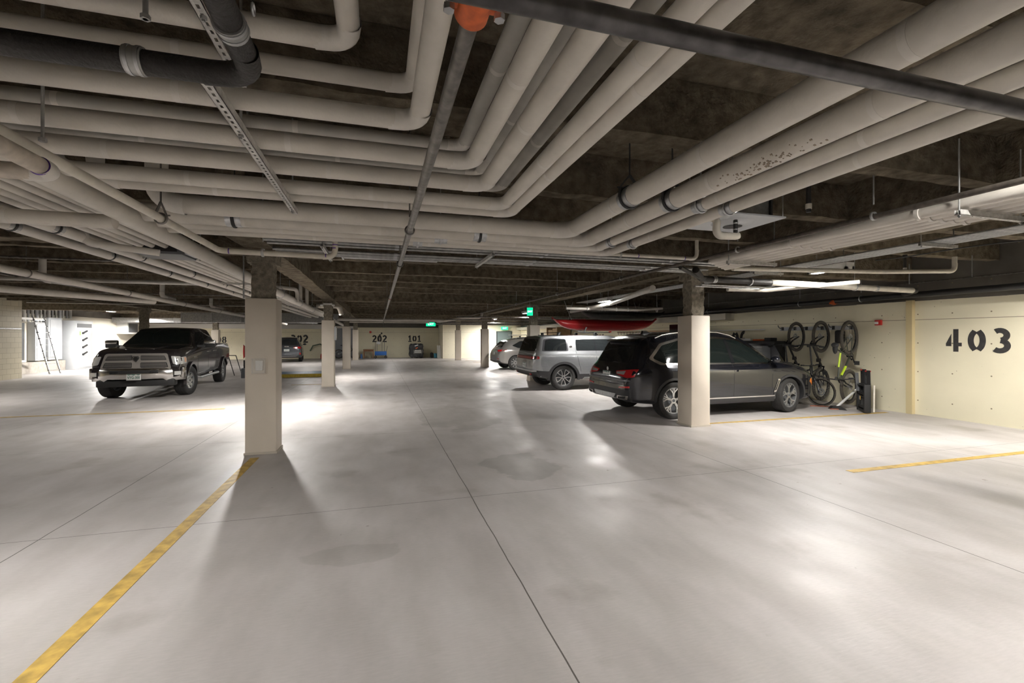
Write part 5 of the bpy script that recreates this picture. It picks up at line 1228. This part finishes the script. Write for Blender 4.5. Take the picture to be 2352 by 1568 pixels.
# ---------------------------------------------------------------- bicycles
def bike(name, label, loc, rot, fm, accent=None, group=None, wbase=1.12, R=.35, fat=.028, rim=None):
    M = Matrix.Translation(Vector(loc)) @ rot
    r = thing(name, label, 'bicycle', loc, 0, group, rot=rot)
    L = lambda mb, n, m, p=None, lb=None: mb.build(n, m, p or r, lb, world=False)
    for cx in (0, wbase):
        ty = L(MB().ring((cx, 0, R), (0, 1, 0), R-fat, fat, 40, 8), 'tyre', mat('bike_tyre', (.07, .062, .05), .8, var=.3, scale=30))
        L(MB().ring((cx, 0, R), (0, 1, 0), R-2*fat-.008, .011, 40, 6), 'rim', rim or M_BLKG, ty)
        sp_ = MB()
        for i in range(24):
            a = 2*PI*i/24+.1; sp_.cyl((cx, .018*(-1)**i, R), (cx+math.cos(a)*(R-2*fat), 0, R+math.sin(a)*(R-2*fat)), .0016, 4)
        sp_.cyl((cx, -.04, R), (cx, .04, R), .022, 12)
        L(sp_, 'spokes', M_GALVD, ty)
        L(MB().lathe([(.05, .028), (.085, .028), (.085, .031), (.05, .031), (.05, .028)], (cx, 0, R), (0, 1, 0), 24), 'brake_disc', M_GALVD, ty)
    bb = V(.44, 0, R-.03); st = V(.30, 0, R+.46); ht = V(wbase-.22, 0, R+.52); hb = V(wbase-.19, 0, R+.40)
    f = MB()
    f.tube([hb, bb], .024, 10).tube([bb, st], .017, 10).tube([st+V(.02, 0, -.06), ht], .018, 10).tube([hb-V(.012, 0, .03), ht+V(-.01, 0, .04)], .024, 12)
    for s_ in (-1, 1):
        f.tube([bb+V(0, s_*.03, 0), V(0, s_*.06, R)], .011, 8).tube([st+V(.01, s_*.02, -.10), V(0, s_*.06, R)], .009, 8)
    fr_ = L(f, 'frame', fm)
    if accent: L(MB().tube([hb+V(-.06, .0, .0)+(bb-hb)*.05, hb+(bb-hb)*.55], .0255, 10, False).tube([st+V(.05, 0, -.05), st+(ht-st)*.6], .0195, 10, False), 'accent_stripe', accent, fr_, 'yellow green accent')
    fk = MB()
    for s_ in (-1, 1): fk.tube([V(wbase, s_*.062, R), V(wbase-.10, s_*.062, R+.30), V(wbase-.17, s_*.055, R+.38)], .016, 10)
    fk.tube([V(wbase-.17, -.07, R+.375), V(wbase-.17, .07, R+.375)], .018, 10); L(fk, 'fork', M_BLKG)
    h = MB(); top = ht+V(-.02, 0, .10); h.tube([ht, top], .016, 10).tube([top, top+V(.05, 0, .01)], .018, 10)
    h.tube([top+V(.0, -.36, .01), top+V(.04, -.14, .0), top+V(.05, 0, .0), top+V(.04, .14, .0), top+V(.0, .36, .01)], .013, 10); hh = L(h, 'handlebar', M_BLACK)
    for s_ in (-1, 1): L(MB().cyl(top+V(0, s_*.26, .008), top+V(-.004, s_*.37, .012), .018, 10), 'grip', M_BLACK, hh)
    L(MB().tube([st, st+V(-.05, 0, .17)], .013, 10), 'seat_post', M_BLKG)
    L(MB().ball(st+V(-.06, 0, .19), .13, .055, .025).ball(st+V(-.13, 0, .195), .06, .08, .03), 'saddle', M_BLACK)
    c = MB().lathe([(.05, .035), (.09, .035), (.09, .04), (.05, .04), (.05, .035)], bb, (0, 1, 0), 24).cyl(bb+V(0, -.06, 0), bb+V(0, .06, 0), .018, 10)
    c.bar(bb+V(0, .055, 0), bb+V(.15, .06, -.08), .02, .014).bar(bb+V(0, -.055, 0), bb+V(-.15, -.06, .08), .02, .014)
    cr_ = L(c, 'crankset', M_BLKG)
    for s_ in (-1, 1): L(MB().box(bb.x+s_*.15-.045, bb.x+s_*.15+.045, s_*.06 if s_ > 0 else -.16, .16 if s_ > 0 else -.06, bb.z-s_*.08-.01, bb.z-s_*.08+.01), 'pedal', M_BLACK, cr_)
    return r
def hang(yaw, flip=False):
    # local x -> up, local z -> away from the wall (-X); flip = rear wheel up
    A = Matrix(((0, 0, -1), (0, 1, 0), (1, 0, 0))) if not flip else Matrix(((0, 0, -1), (0, -1, 0), (-1, 0, 0)))
    return (Matrix.Rotation(yaw, 3, 'Z') @ A).to_4x4()
M_FRB = mat('frame_black', (.02, .02, .02), .35, coat=.3); M_FRG = mat('frame_accent', (.52, .72, .04), .35); M_FRD = mat('frame_dark_olive', (.05, .055, .04), .4)
GB = None
bike('bicycle', 'black mountain bike hung upright on the wall rail, leftmost of the three hung bikes', (10.93, 9.55, .50), hang(.25), M_FRB, R=.395, fat=.034, wbase=1.16)
bike('bicycle', 'black mountain bike hung on the wall rail, middle one of the three hung bikes', (10.93, 8.85, .48), hang(.25), M_FRB, R=.40, fat=.036, wbase=1.18)
bike('bicycle', 'bike with yellow green frame hung on the wall rail, nearest the red alarm', (10.90, 8.12, 1.64), hang(.25, True), M_FRD, M_FRG, R=.40, fat=.036, wbase=1.14)
bike('bicycle', 'black city bike standing on the floor under the hung bikes at the SUV nose', (9.92, 9.42, 0), Matrix.Rotation(math.radians(-78), 4, 'Z'), M_FRB, R=.34, fat=.018, wbase=1.02)
bike('bicycle', 'dark mountain bike standing at the grey garage door far away', (-2.95, 37.6, 0), Matrix.Rotation(math.radians(8), 4, 'Z'), M_FRB, R=.36)
# wall rail for bikes
o = thing('wall_rail', 'grey metal rail with black hooks holding the bikes on the right wall', 'rail', (10.98, 9.2, 1.9))
MB().box(10.955, 10.98, 8.22, 10.35, 1.83, 1.93).build('rail', M_GREYP, o)
for y in (8.3, 8.75, 9.05, 9.5, 9.85, 10.25): MB().tube([(10.955, y, 1.90), (10.84, y, 1.90), (10.80, y, 1.93), (10.78, y, 1.98)], .010, 8).box(10.93, 10.956, y-.03, y+.03, 1.84, 1.93).build('hook', M_BLACK, o)
# fire alarm
o = thing('fire_alarm', 'red fire alarm strobe on the right wall beside the hung bikes', 'alarm', (10.95, 7.68, 1.96))
MB().box(10.925, 10.98, 7.61, 7.75, 1.92, 2.04, bev=.008).build('housing', M_RED, o); MB().box(10.905, 10.926, 7.66, 7.735, 1.945, 2.0, bev=.006).build('strobe_lens', M_WHITE, o)
# folded hitch rack
o = thing('bike_carrier', 'folded black bike carrier standing upright on the floor by the right wall', 'bike carrier', (10.25, 7.50, 0), math.radians(-38))
f = MB()
for y in (-.23, .23): f.box(-.06, .06, y-.03, y+.03, .02, .62, bev=.008)
for z in (.05, .13, .34, .42, .60): f.box(-.05, .05, -.22, .22, z-.025, z+.025, bev=.006)
for y in (-.10, .10): f.box(-.03, .05, y-.012, y+.012, .10, .60)
f.build('frame', M_BLACK, o, world=False)
for y, zt, tl in ((-.16, .93, .06), (.12, .94, .02)):
    MB().obox((.03, y, (zt+.45)/2), (1, 0, 0), (0, 1, 0), (0, tl, 1), .035, .055, (zt-.45)/2).build('upright_arm', M_BLKG, o, world=False)
    MB().box(-.01, .075, y-.04, y+.05, zt-.03, zt-.005).build('red_tip', M_RED, o, 'red reflective tip', world=False)
MB().bar((-.07, .12, .45), (-.07, .20, .85), .06, .02).bar((-.08, -.02, .28), (-.08, .0, .36), .018, .012).build('grey_arm', M_GREYD, o, world=False)
MB().box(-.066, -.06, -.02, .0, .27, .36).build('yellow_tag', mat('tag_yellow', (.75, .45, .05), .5), o, 'yellow tag', world=False)
MB().cyl((-.07, -.25, .60), (-.07, .25, .60), .014, 10).build('cross_rod', M_BLKG, o, world=False)
MB().cyl((.10, -.29, .05), (.10, -.31, .62), .018, 10).build('side_tube', M_PLAST, o, world=False)
# white strut with black foot
o = thing('floor_pump', 'white tube with a black foot leaning by the folded bike carrier', 'pump', (10.3, 7.85, 0))
MB().cyl((10.05, 7.95, .06), (10.55, 7.80, .52), .030, 14, r2=.022).build('tube', M_WHITE, o)
MB().prism([(-.16, 0), (.18, 0), (.05, .09), (-.10, .07)], lambda u, v, t: (10.05+u*.5+t*.4, 7.95-u*.8+t, v), -.05, .05).build('foot', M_BLACK, o)
MB().tube([(9.9, 8.5, .01), (10.2, 8.3, .012), (10.35, 8.05, .01), (10.1, 7.85, .012), (9.9, 8.0, .01)], .008, 8).build('cable', mat('orange_cable', (.45, .12, .05), .6), None, 'orange cable lying on the floor below the hung bikes', cat='cable')
# wall cords and little bag
MB().box(10.80, 10.97, 8.45, 8.62, 1.50, 1.82, bev=.04).build('saddle_bag', M_BLACK, None, 'black pouch hanging behind the hung bike wheels', cat='bag')
# ---------------------------------------------------------------- bench corner
o = thing('workbench', 'dark workbench with an upper shelf against the right wall beyond the SUV bonnet', 'workbench', (10.7, 11.6, 0))
MB().box(10.35, 10.95, 10.35, 13.0, .88, .94).build('worktop', M_GREYD, o)
for y in (10.4, 12.95):
    for x in (10.4, 10.9): MB().box(x-.025, x+.025, y-.025, y+.025, 0, .88).build('leg', M_BLACK, o)
MB().box(10.35, 10.9, 10.4, 12.95, .2, .24).build('lower_shelf', M_GREYD, o)
MB().box(10.92, 10.96, 10.35, 13.0, .94, 1.48).build('back_panel', mat('panel_grey', (.28, .29, .32), .5), o)
MB().box(10.55, 10.96, 10.15, 13.1, 1.46, 1.54, bev=.01).build('upper_shelf', M_BLACK, o)
for y in (10.18, 13.05): MB().prism([(10.96, 1.46), (10.58, 1.46), (10.96, .96)], lambda u, v, t: (u, t, v), y, y+.03).build('shelf_bracket', M_BLACK, o)
o = thing('drawer_organiser', 'clear plastic drawer organiser on the workbench', 'organiser', (10.75, 10.9, .94))
MB().box(10.62, 10.90, 10.62, 11.05, .945, 1.40, bev=.01).build('casing', M_GREYP, o)
for r_ in range(6):
    for c_ in range(2): MB().box(10.60, 10.625, 10.635+c_*.205, 10.83+c_*.205, .96+r_*.072, 1.025+r_*.072, bev=.006).build('drawer', mat('clear_drawer', (.62, .64, .64), .25), o)
for k, (y, h, w_, m_, lb) in enumerate(((10.35, .09, .22, M_BLACK, 'black case lying on the upper shelf of the workbench'), (10.75, .05, .25, M_ORNG, 'orange box on the upper shelf of the workbench'), (11.3, .07, .30, M_WHITE, 'white box on the upper shelf of the workbench'), (12.2, .06, .4, M_GREYP, 'grey tray on the upper shelf of the workbench'))):
    MB().box(10.62, 10.85, y, y+w_, 1.541, 1.541+h, bev=.01).build('box', m_, None, lb, cat='box')
o = MB().lathe([(0, 0), (.035, 0), (.035, .11), (.012, .14), (.012, .18), (0, .18)], (10.72, 12.0, 1.541), (0, 0, 1), 16).build('spray_bottle', M_WHITE, None, 'white spray bottle standing on the upper shelf', cat='bottle')
MB().box(10.80, 10.98, 10.9, 13.1, 1.86, 1.885).build('wall_shelf', M_WHITE, None, 'thin white shelf on the right wall above number 06', cat='shelf')
o = thing('wall_cabinet', 'black wall cabinet behind the dark SUV roof', 'cabinet', (10.8, 14.2, 1.5))
MB().box(10.60, 10.98, 13.3, 15.0, 1.40, 2.12).build('carcass', M_BLKG, o); MB().box(10.585, 10.60, 13.32, 14.13, 1.42, 2.10).build('cabinet_door', M_GREYD, o); MB().box(10.585, 10.60, 14.16, 14.98, 1.42, 2.10).build('cabinet_door', M_BLKG, o)
MB().box(10.90, 10.98, 15.3, 17.0, 1.74, 1.92).build('wooden_board', M_PLY, None, 'brown wooden board on the right wall above the dark SUV', cat='board')
o = thing('hook_rail', 'rail with curled red brown hooks on the right wall', 'rail', (10.95, 18.4, 1.8))
MB().box(10.95, 10.98, 17.2, 19.6, 1.86, 1.90).build('rail', M_WOOD, o)
for i in range(9): MB().ring((10.93, 17.35+i*.26, 1.83), (1, 0, 0), .055, .009, 14, 6).build('hook', M_CAST, o)
MB().box(10.93, 10.98, 20.2, 20.4, 1.88, 2.05, bev=.01).build('fire_alarm', M_RED, None, 'small red alarm box on the right wall above the silver SUV roof', cat='alarm')
o = thing('storage_shelf', 'wooden shelf unit with cardboard boxes behind the silver SUV', 'shelf', (10.5, 26, 0))
for y in (25.2, 26.9): MB().box(10.1, 10.95, y-.04, y+.04, 0, 2.25).build('upright', M_PLY, o)
for z in (.5, 1.2, 1.75): MB().box(10.1, 10.95, 25.2, 26.9, z, z+.04).build('shelf_board', M_PLY, o)
for k, (y, z, h, w_) in enumerate(((25.3, 1.795, .38, .7), (26.05, 1.795, .30, .7), (25.4, 1.245, .4, .6), (26.1, 1.245, .35, .6))):
    MB().box(10.15, 10.75, y, y+w_, z, z+h).build('cardboard_box', M_CARD, None, 'cardboard box on the wooden shelf behind the silver SUV, %s' % ('upper left', 'upper right', 'lower left', 'lower right')[k], cat='box')
# ---------------------------------------------------------------- far wall things
X0 = lambda p: -.47+(p-856)*.0341
o = thing('table', 'brown wooden table at the far wall below number 202', 'table', (X0(847), 37.4, 0))
MB().box(X0(836), X0(859), 37.0, 37.8, .64, .70).build('table_top', M_WOOD, o); MB().box(X0(836)+.03, X0(859)-.03, 37.03, 37.77, .54, .64).build('apron', M_WOOD, o)
for x in (X0(836)+.05, X0(859)-.05):
    for y in (37.05, 37.75): MB().box(x-.035, x+.035, y-.035, y+.035, 0, .64).build('leg', M_WOOD, o)
o = thing('wagon', 'blue folding wagon with upright poles at the far wall', 'wagon', (X0(874), 37.2, 0))
M_WBL = mat('wagon_blue', (.02, .12, .42), .6)
MB().box(X0(861), X0(887), 36.9, 37.5, .24, .54, bev=.02).build('basket', M_WBL, o)
for x in (X0(862.5), X0(885.5)):
    for y in (36.95, 37.45): MB().ring((x, y, .10), (0, 1, 0), .075, .025, 16, 6).build('wheel', M_BLACK, o); MB().bar((x, y, .1), (x, y, .25), .03, .03).build('leg', M_BLACK, o)
for x in (X0(862.5), X0(866), X0(877), X0(882)): MB().cyl((x, 37.2, .5), (x, 37.2, 1.36), .014, 8).build('pole', M_GREYD, o)
MB().tube([(X0(886), 37.2, .5), (X0(889), 37.1, .95)], .012, 8).build('pull_handle', M_BLACK, o)
o = thing('lantern', 'white lantern hanging from the wagon poles', 'lantern', (X0(869), 37.2, 1.15))
MB().ball((X0(869), 37.2, 1.2), .16, .12, .11).build('shade', M_WHITE, o)
MB().tube([(X0(870), 37.2, 1.3), (X0(872), 37.15, 1.75), (X0(876), 37.1, 1.95)], .02, 8).ball((X0(872), 37.1, 1.8), .06, .05, .07).ball((X0(876), 37.1, 1.95), .06, .05, .07).build('clip_stem', M_BLACK, o)
o = thing('covered_grill', 'grill under a crumpled black cover below number 101', 'grill', (X0(953), 36.9, 0))
g = MB().box(X0(938), X0(969), 36.6, 37.3, .08, 1.12, bev=.10); g.jitter(.085, 4.2, .09); g.build('cover', mat('black_vinyl', (.03, .03, .032), .28, bump=.5, bscale=9), o)
for x in (X0(944), X0(964)): MB().cyl((x, 36.95, 0), (x, 36.95, .12), .03, 8).build('leg', M_GREYD, o)
MB().obox((X0(953), 36.50, 1.0), (1, .1, .35), (0, 1, 0), (-.35, 0, 1), .14, .008, .035).build('reflective_strip', M_GALV, o); MB().obox((X0(953.5), 36.50, .80), (1, .1, .6), (0, 1, 0), (-.6, 0, 1), .09, .008, .04).build('orange_tag', M_ORNG, o)
s_ = thing('parking_sign', 'small dark sign leaning on the covered grill', 'sign', (X0(956), 36.45, .3))
sx = X0(956); MB().box(sx-.34, sx+.34, 36.44, 36.455, .34, .64).build('panel', mat('sign_dark', (.10, .10, .09), .5), s_)
text_mb('PRIVATE\nPARKING', .125, lambda u, v, t: (sx+u, 36.438-t, .53+v*.95), .002, .002).build('sign_text', M_WHITE, s_)
o = MB().lathe([(0, .001), (.13, .001), (.16, .34), (.12, .36), (0, .36)], (X0(998), 36.9, 0), (0, 0, 1), 20).build('bucket', mat('light_blue', (.08, .32, .45), .4), None, 'light blue bucket in the far corner', cat='bucket')
MB().box(X0(986), X0(992), 36.7, 37.2, .001, .42, bev=.08).build('storage_bag', M_BLACK, None, 'black bag left of the light blue bucket', cat='bag')
for k, (a, b) in enumerate(((1000, 1004), (1004.5, 1008))):
    MB().prism([(36.2, 0), (36.45, 0), (36.62, 1.0), (36.60, 1.0)], lambda u, v, t: (t, u, v), X0(a), X0(b)).build('board', M_WHITE, None, 'white board leaning in the far right corner, %s' % ('left one', 'right one')[k], cat='board')
MB().box(X0(830), X0(834), 36.9, 37.5, .001, .34, bev=.03).build('storage_bin', mat('bin_blue', (.05, .12, .3), .5), None, 'dark blue bin left of the brown table', cat='bin')
hull('sled', 'red plastic sled standing on end at the far left wall', 0, 1, 0, 0, .5, .2, M_KAY, cat='sled')
sd = COL.objects['sled']; sd.rotation_euler = (0, -PI/2, 0); sd.location = (-9.30, 37.3, .60)
# bell and detector on the far wall
MB().lathe([(0, .08), (.06, .07), (.09, .02), (.09, 0), (0, 0)], (X0(851), YB-.01, 2.05), (0, -1, 0), 20).build('alarm_bell', M_RED, None, 'round red alarm bell on the far wall left of 202', cat='alarm')
# arc cover and pump near 302
o = thing('garden_hose', 'curved green hose beside the dark hatchback at the far wall', 'hose', (-4.4, 37.5, 0))
MB().tube([(-5.0, 37.6, .6), (-4.8, 37.6, 1.0), (-4.3, 37.6, 1.12), (-3.95, 37.6, .95), (-3.9, 37.6, .55)], .05, 10).build('hose', mat('hose_green', (.12, .16, .10), .5), o)
o = thing('canister', 'red canister on the floor at the far wall right of the dark hatchback', 'canister', (-4.1, 37.4, 0))
MB().lathe([(0, .001), (.14, .001), (.16, .2), (.12, .38), (.03, .42), (.03, .5), (0, .5)], (-4.1, 37.4, 0), (0, 0, 1), 16).build('tank', M_RED, o); MB().cyl((-4.1, 37.4, .5), (-4.1, 37.4, .78), .012, 8).build('wand', M_BLACK, o)
# things behind the truck and column
o = thing('folding_stand', 'black folding stand behind the pickup bed', 'stand', (-5.9, 22.2, 0))
for dx, dy in ((.0, 0), (.32, -.1)): MB().tube([(-5.93+dx, 22.1+dy, .01), (-6.3+dx, 22.6+dy, .85)], .018, 8).build('leg', M_BLACK, o)
MB().tube([(-6.3, 22.6, .85), (-5.98, 22.5, .85)], .016, 8).build('crossbar', M_BLACK, o)
o = thing('speaker_box', 'grey and black box on the floor just left of the nearest left column', 'box', (-5.14, 20.75, 0))
MB().box(-5.30, -4.98, 20.6, 20.9, .002, .40, bev=.02).build('casing', M_GREYD, o); MB().cyl((-5.18, 20.75, .4), (-5.18, 20.75, .72), .07, 16).build('cylinder', M_BLKG, o)
# ---------------------------------------------------------------- electrical corner (left)
def cab(label, y0, y1, z0, z1, d, parts, m=M_GREYP):
    x0 = XLR+.001; o = thing('electrical_cabinet', label, 'cabinet', (x0, (y0+y1)/2, z0))
    MB().box(x0, x0+d, y0, y1, z0, z1, bev=.015).build('casing', m, o)
    for (a, b, c, e, n, mm) in parts: MB().box(x0+d, x0+d+.02, y0+(y1-y0)*a, y0+(y1-y0)*b, z0+(z1-z0)*c, z0+(z1-z0)*e).build(n, mm, o)
    return o
o = cab('tall grey electrical cabinet with four black switch handles', 28.6, 30.1, 0.001, 2.5, .75, [(.1, .9, .86, .94, 'vent_panel', M_GREYD), (.1, .9, .04, .14, 'lower_panel', M_GREYP)])
for k in range(4): MB().bar((XLR+.77, 29.2, .75+k*.37), (XLR+.80, 29.5, .87+k*.37), .04, .06).cyl((XLR+.75, 29.2, .75+k*.37), (XLR+.80, 29.2, .75+k*.37), .05, 12).build('switch_handle', M_BLACK, o)
MB().box(XLR+.751, XLR+.757, 28.95, 29.02, 1.75, 1.95).build('green_label', mat('label_green', (.3, .8, .1), .5), o, 'small green label')
cab('grey meter cabinet with three pale panels behind the ladder', 26.55, 27.25, .55, 2.35, .3, [(.12, .88, .68, .95, 'panel', M_WHITE), (.12, .88, .37, .64, 'panel', M_WHITE), (.12, .88, .05, .33, 'panel', M_WHITE)])
cab('plain grey cabinet between the ladder and the tall switch cabinet', 27.35, 28.35, .55, 2.6, .35, [(.1, .9, .05, .95, 'cabinet_door', M_GREYP)])
cab('dark rack of white conduit at the edge of the block wall', 25.2, 26.2, .6, 2.3, .12, [(.2, .3, .0, 1, 'conduit', M_WHITE), (.6, .7, .0, 1, 'conduit', M_WHITE)], M_GREYD)
MB().box(XLR+.001, XLR+.45, 24.2, 28.4, .001, .5).build('plinth', mat('plinth_concrete', (.36, .33, .29), .8, var=.2), None, 'low concrete plinth under the electrical cabinets', cat='plinth')
for i in range(16):
    y = 25.3+i*.27
    MB().cyl((XLR+.14, y, 2.36 if y < 27.3 else 2.62), (XLR+.14, y, 3.45), .045 if i % 3 else .07, 10).build('riser_conduit', M_WHITE if i % 2 else M_GREYP, None, 'pale vertical conduit above the electrical cabinets at the left', cat='conduit', group='vertical conduits above the electrical cabinets')
MB().box(XLR+.02, XLR+.25, 25.0, 27.9, 2.45, 2.55).build('cable_tray', M_WHITE, None, 'white horizontal tray above the meter cabinet', cat='tray')
# telescopic ladder
o = thing('ladder', 'telescopic aluminium ladder leaning at the electrical cabinets', 'ladder', (-14.2, 25.7, 0))
A = V(-14.15, 25.45, .01); B = V(-14.0, 25.9, .01); T = V(-1.05, .75, 2.62)
for P0 in (A, B): MB().tube([P0, P0+T*.35, P0+T*.36, P0+T], .032, 12, radii=[.036, .036, .028, .024]).build('rail', M_GALV, o)
for i in range(9):
    q = T*(.06+i*.108); MB().bar(A+q, B+q, .05, .03).build('rung', M_GALV, o)
    MB().ball(A+q, .045, .045, .03, 6).ball(B+q, .045, .045, .03, 6).build('lock_collar', M_BLACK, o)
q = thing('air_conditioner', 'boxed air conditioner unit on the bright far left wall', 'air conditioner', (XLR+.3, 34.6, 1.9))
MB().box(XLR+.001, XLR+.6, 34.0, 35.3, 1.85, 2.6, bev=.02).build('casing', M_WHITE, q); MB().box(XLR+.6, XLR+.62, 34.1, 35.2, 1.95, 2.5).build('grille', M_GREYD, q)
MB().tube([(XL+.01, 13, 1.98), (XL+.01, 23.1, 1.98)], .03, 10).build('handrail', M_GALV, None, 'thin metal pipe on the block wall at the left edge', cat='pipe')
# ================================================================ lamps
def fixture(x, y, z, label, axis='Y', L=.6, W=.07, power=240., h=.07):
    power = power/(L*W)
    o = thing('strip_light', label, 'ceiling light', (x, y, z), 0 if axis == 'Y' else PI/2, group='fluorescent strip lights of the garage')
    hb = MB().box(-W/2-.05, W/2+.05, -L/2-.05, L/2+.05, .03, .03+h)
    for sg in (-1, 1): hb.box(sg*(W/2+.03)-.02, sg*(W/2+.03)+.02, -L/2-.05, L/2+.05, -.005, .03).box(-W/2-.05, W/2+.05, sg*(L/2+.03)-.02, sg*(L/2+.03)+.02, -.005, .03)
    hb.build('housing', M_WHITE, o, world=False)
    m = bpy.data.materials.new('lens_glow'); m.use_nodes = True; b = m.node_tree.nodes['Principled BSDF']
    b.inputs['Emission Color'].default_value = (1., .965, .92, 1); b.inputs['Emission Strength'].default_value = power; b.inputs['Base Color'].default_value = (.8, .8, .8, 1)
    MB().box(-W/2, W/2, -L/2, L/2, 0, .03).build('lens', m, o, world=False)
    for s in (-1, 1): MB().cyl((0, s*L*.4, .03+h), (0, s*L*.4, max(.12, 3.15-z)), .005, 6).build('hanging_rod', M_GALV, o, world=False)
    return o
P = 27.
fixture(7.30, 5.9, 2.76, 'strip light above the nose of the dark SUV near the right column', power=P*1.6)
fixture(3.9, .9, 3.16, 'strip light in the joists above the right pipes near the camera', power=P*1.5, L=.6, W=.04)
fixture(10.2, 3.5, 2.75, 'added strip light out of view, brightening the right wall beside number 403', power=P*1.3)  # lamp added out of view to wash the right wall brighter
fixture(6.5, 12.4, 2.72, 'strip light above the silver SUV', power=P*1.5)
fixture(6.35, 19.6, 2.72, 'strip light above the silver crossover', power=P*1.6)
fixture(8.2, 33.4, 2.70, 'strip light at the bright far right wall', power=P*2.6)
fixture(6.9, 27.5, 2.75, 'strip light over the far right bays', power=P*1.6)
fixture(-3.0, 2.55, 2.47, 'strip light just outside the left edge of the picture under the pipe bundle', power=P*1.2, L=.5)
fixture(-2.5, 11.2, 2.60, 'strip light under the pipes behind the nearest left column', power=P*2.6, L=.5)
fixture(-1.95, 19.6, 2.62, 'strip light behind the second left column', power=P*1.8, L=.5)
fixture(-4.2, 30.0, 2.86, 'strip light near the far left wall by number 302', power=P*1.)
fixture(-12.6, 27.0, 2.90, 'strip light in front of the electrical cabinets', power=P*5)
fixture(-13.6, 32.6, 2.80, 'added strip light brightening the far left wall beyond the pickup', power=P*3.2)  # extra lamp added to lift the brightness of the far left wall
fixture(-10.8, 14.0, 2.92, 'strip light over the left bay beside the block wall', power=P*1.5)
fixture(-4.6, -2.2, 2.85, 'strip light behind the camera on the left', power=P*.8)
fixture(3.4, -2.6, 2.95, 'strip light behind the camera on the right', axis='X', power=P*.7)
fixture(.9, 33.6, 2.70, 'strip light at the end of the aisle by number 202', power=P*.5)
# exit signs
def exit_sign(x, y, z, label, rz=0., w=.32, h=.2):
    o = thing('exit_sign', label, 'exit sign', (x, y, z), rz)
    MB().box(-w/2, w/2, -.02, .02, -h/2, h/2).build('sign_body', M_GREEN, o, world=False)
    text_mb('EXIT', min(h*.72, w*.40), lambda u, v, t: (u, -.021-t, v), .003, .003).build('letters', M_EXITW, o, world=False)
    MB().cyl((0, 0, h/2), (0, 0, max(h/2+.05, 2.95-z)), .008, 6).build('hanging_rod', M_GALVD, o, world=False)
exit_sign(4.95, 14.8, 2.52, 'green exit sign left of the column behind the silver SUV', -.3, .20, .27)
exit_sign(3.30, 30.5, 2.50, 'green exit sign over the end of the aisle', 0., .62, .26)
exit_sign(9.6, YBR-.35, 2.35, 'green exit sign above the dark far door', 0., .55, .24)
# ---------------------------------------------------------------- world and camera
w = bpy.data.worlds.new('World'); SC.world = w; w.use_nodes = True
w.node_tree.nodes['Background'].inputs[0].default_value = (.02, .02, .02, 1); w.node_tree.nodes['Background'].inputs[1].default_value = .3
cam = bpy.data.cameras.new('Camera'); co = bpy.data.objects.new('Camera', cam); COL.objects.link(co)
cam.sensor_width = 36; cam.lens = 1050/2352*36; cam.shift_y = -10/2352; cam.clip_start = .05; cam.clip_end = 200
co.location = (0, 0, H); co.rotation_euler = (PI/2, 0, -math.atan(306/1050.))
SC.camera = co
SC.view_settings.view_transform = 'Standard'; SC.view_settings.look = 'None'; SC.view_settings.gamma = 1; SC.view_settings.use_curve_mapping = False
SC.view_settings.exposure = .5
SC.cycles.max_bounces = 8; SC.cycles.diffuse_bounces = 5; SC.cycles.sample_clamp_indirect = 8
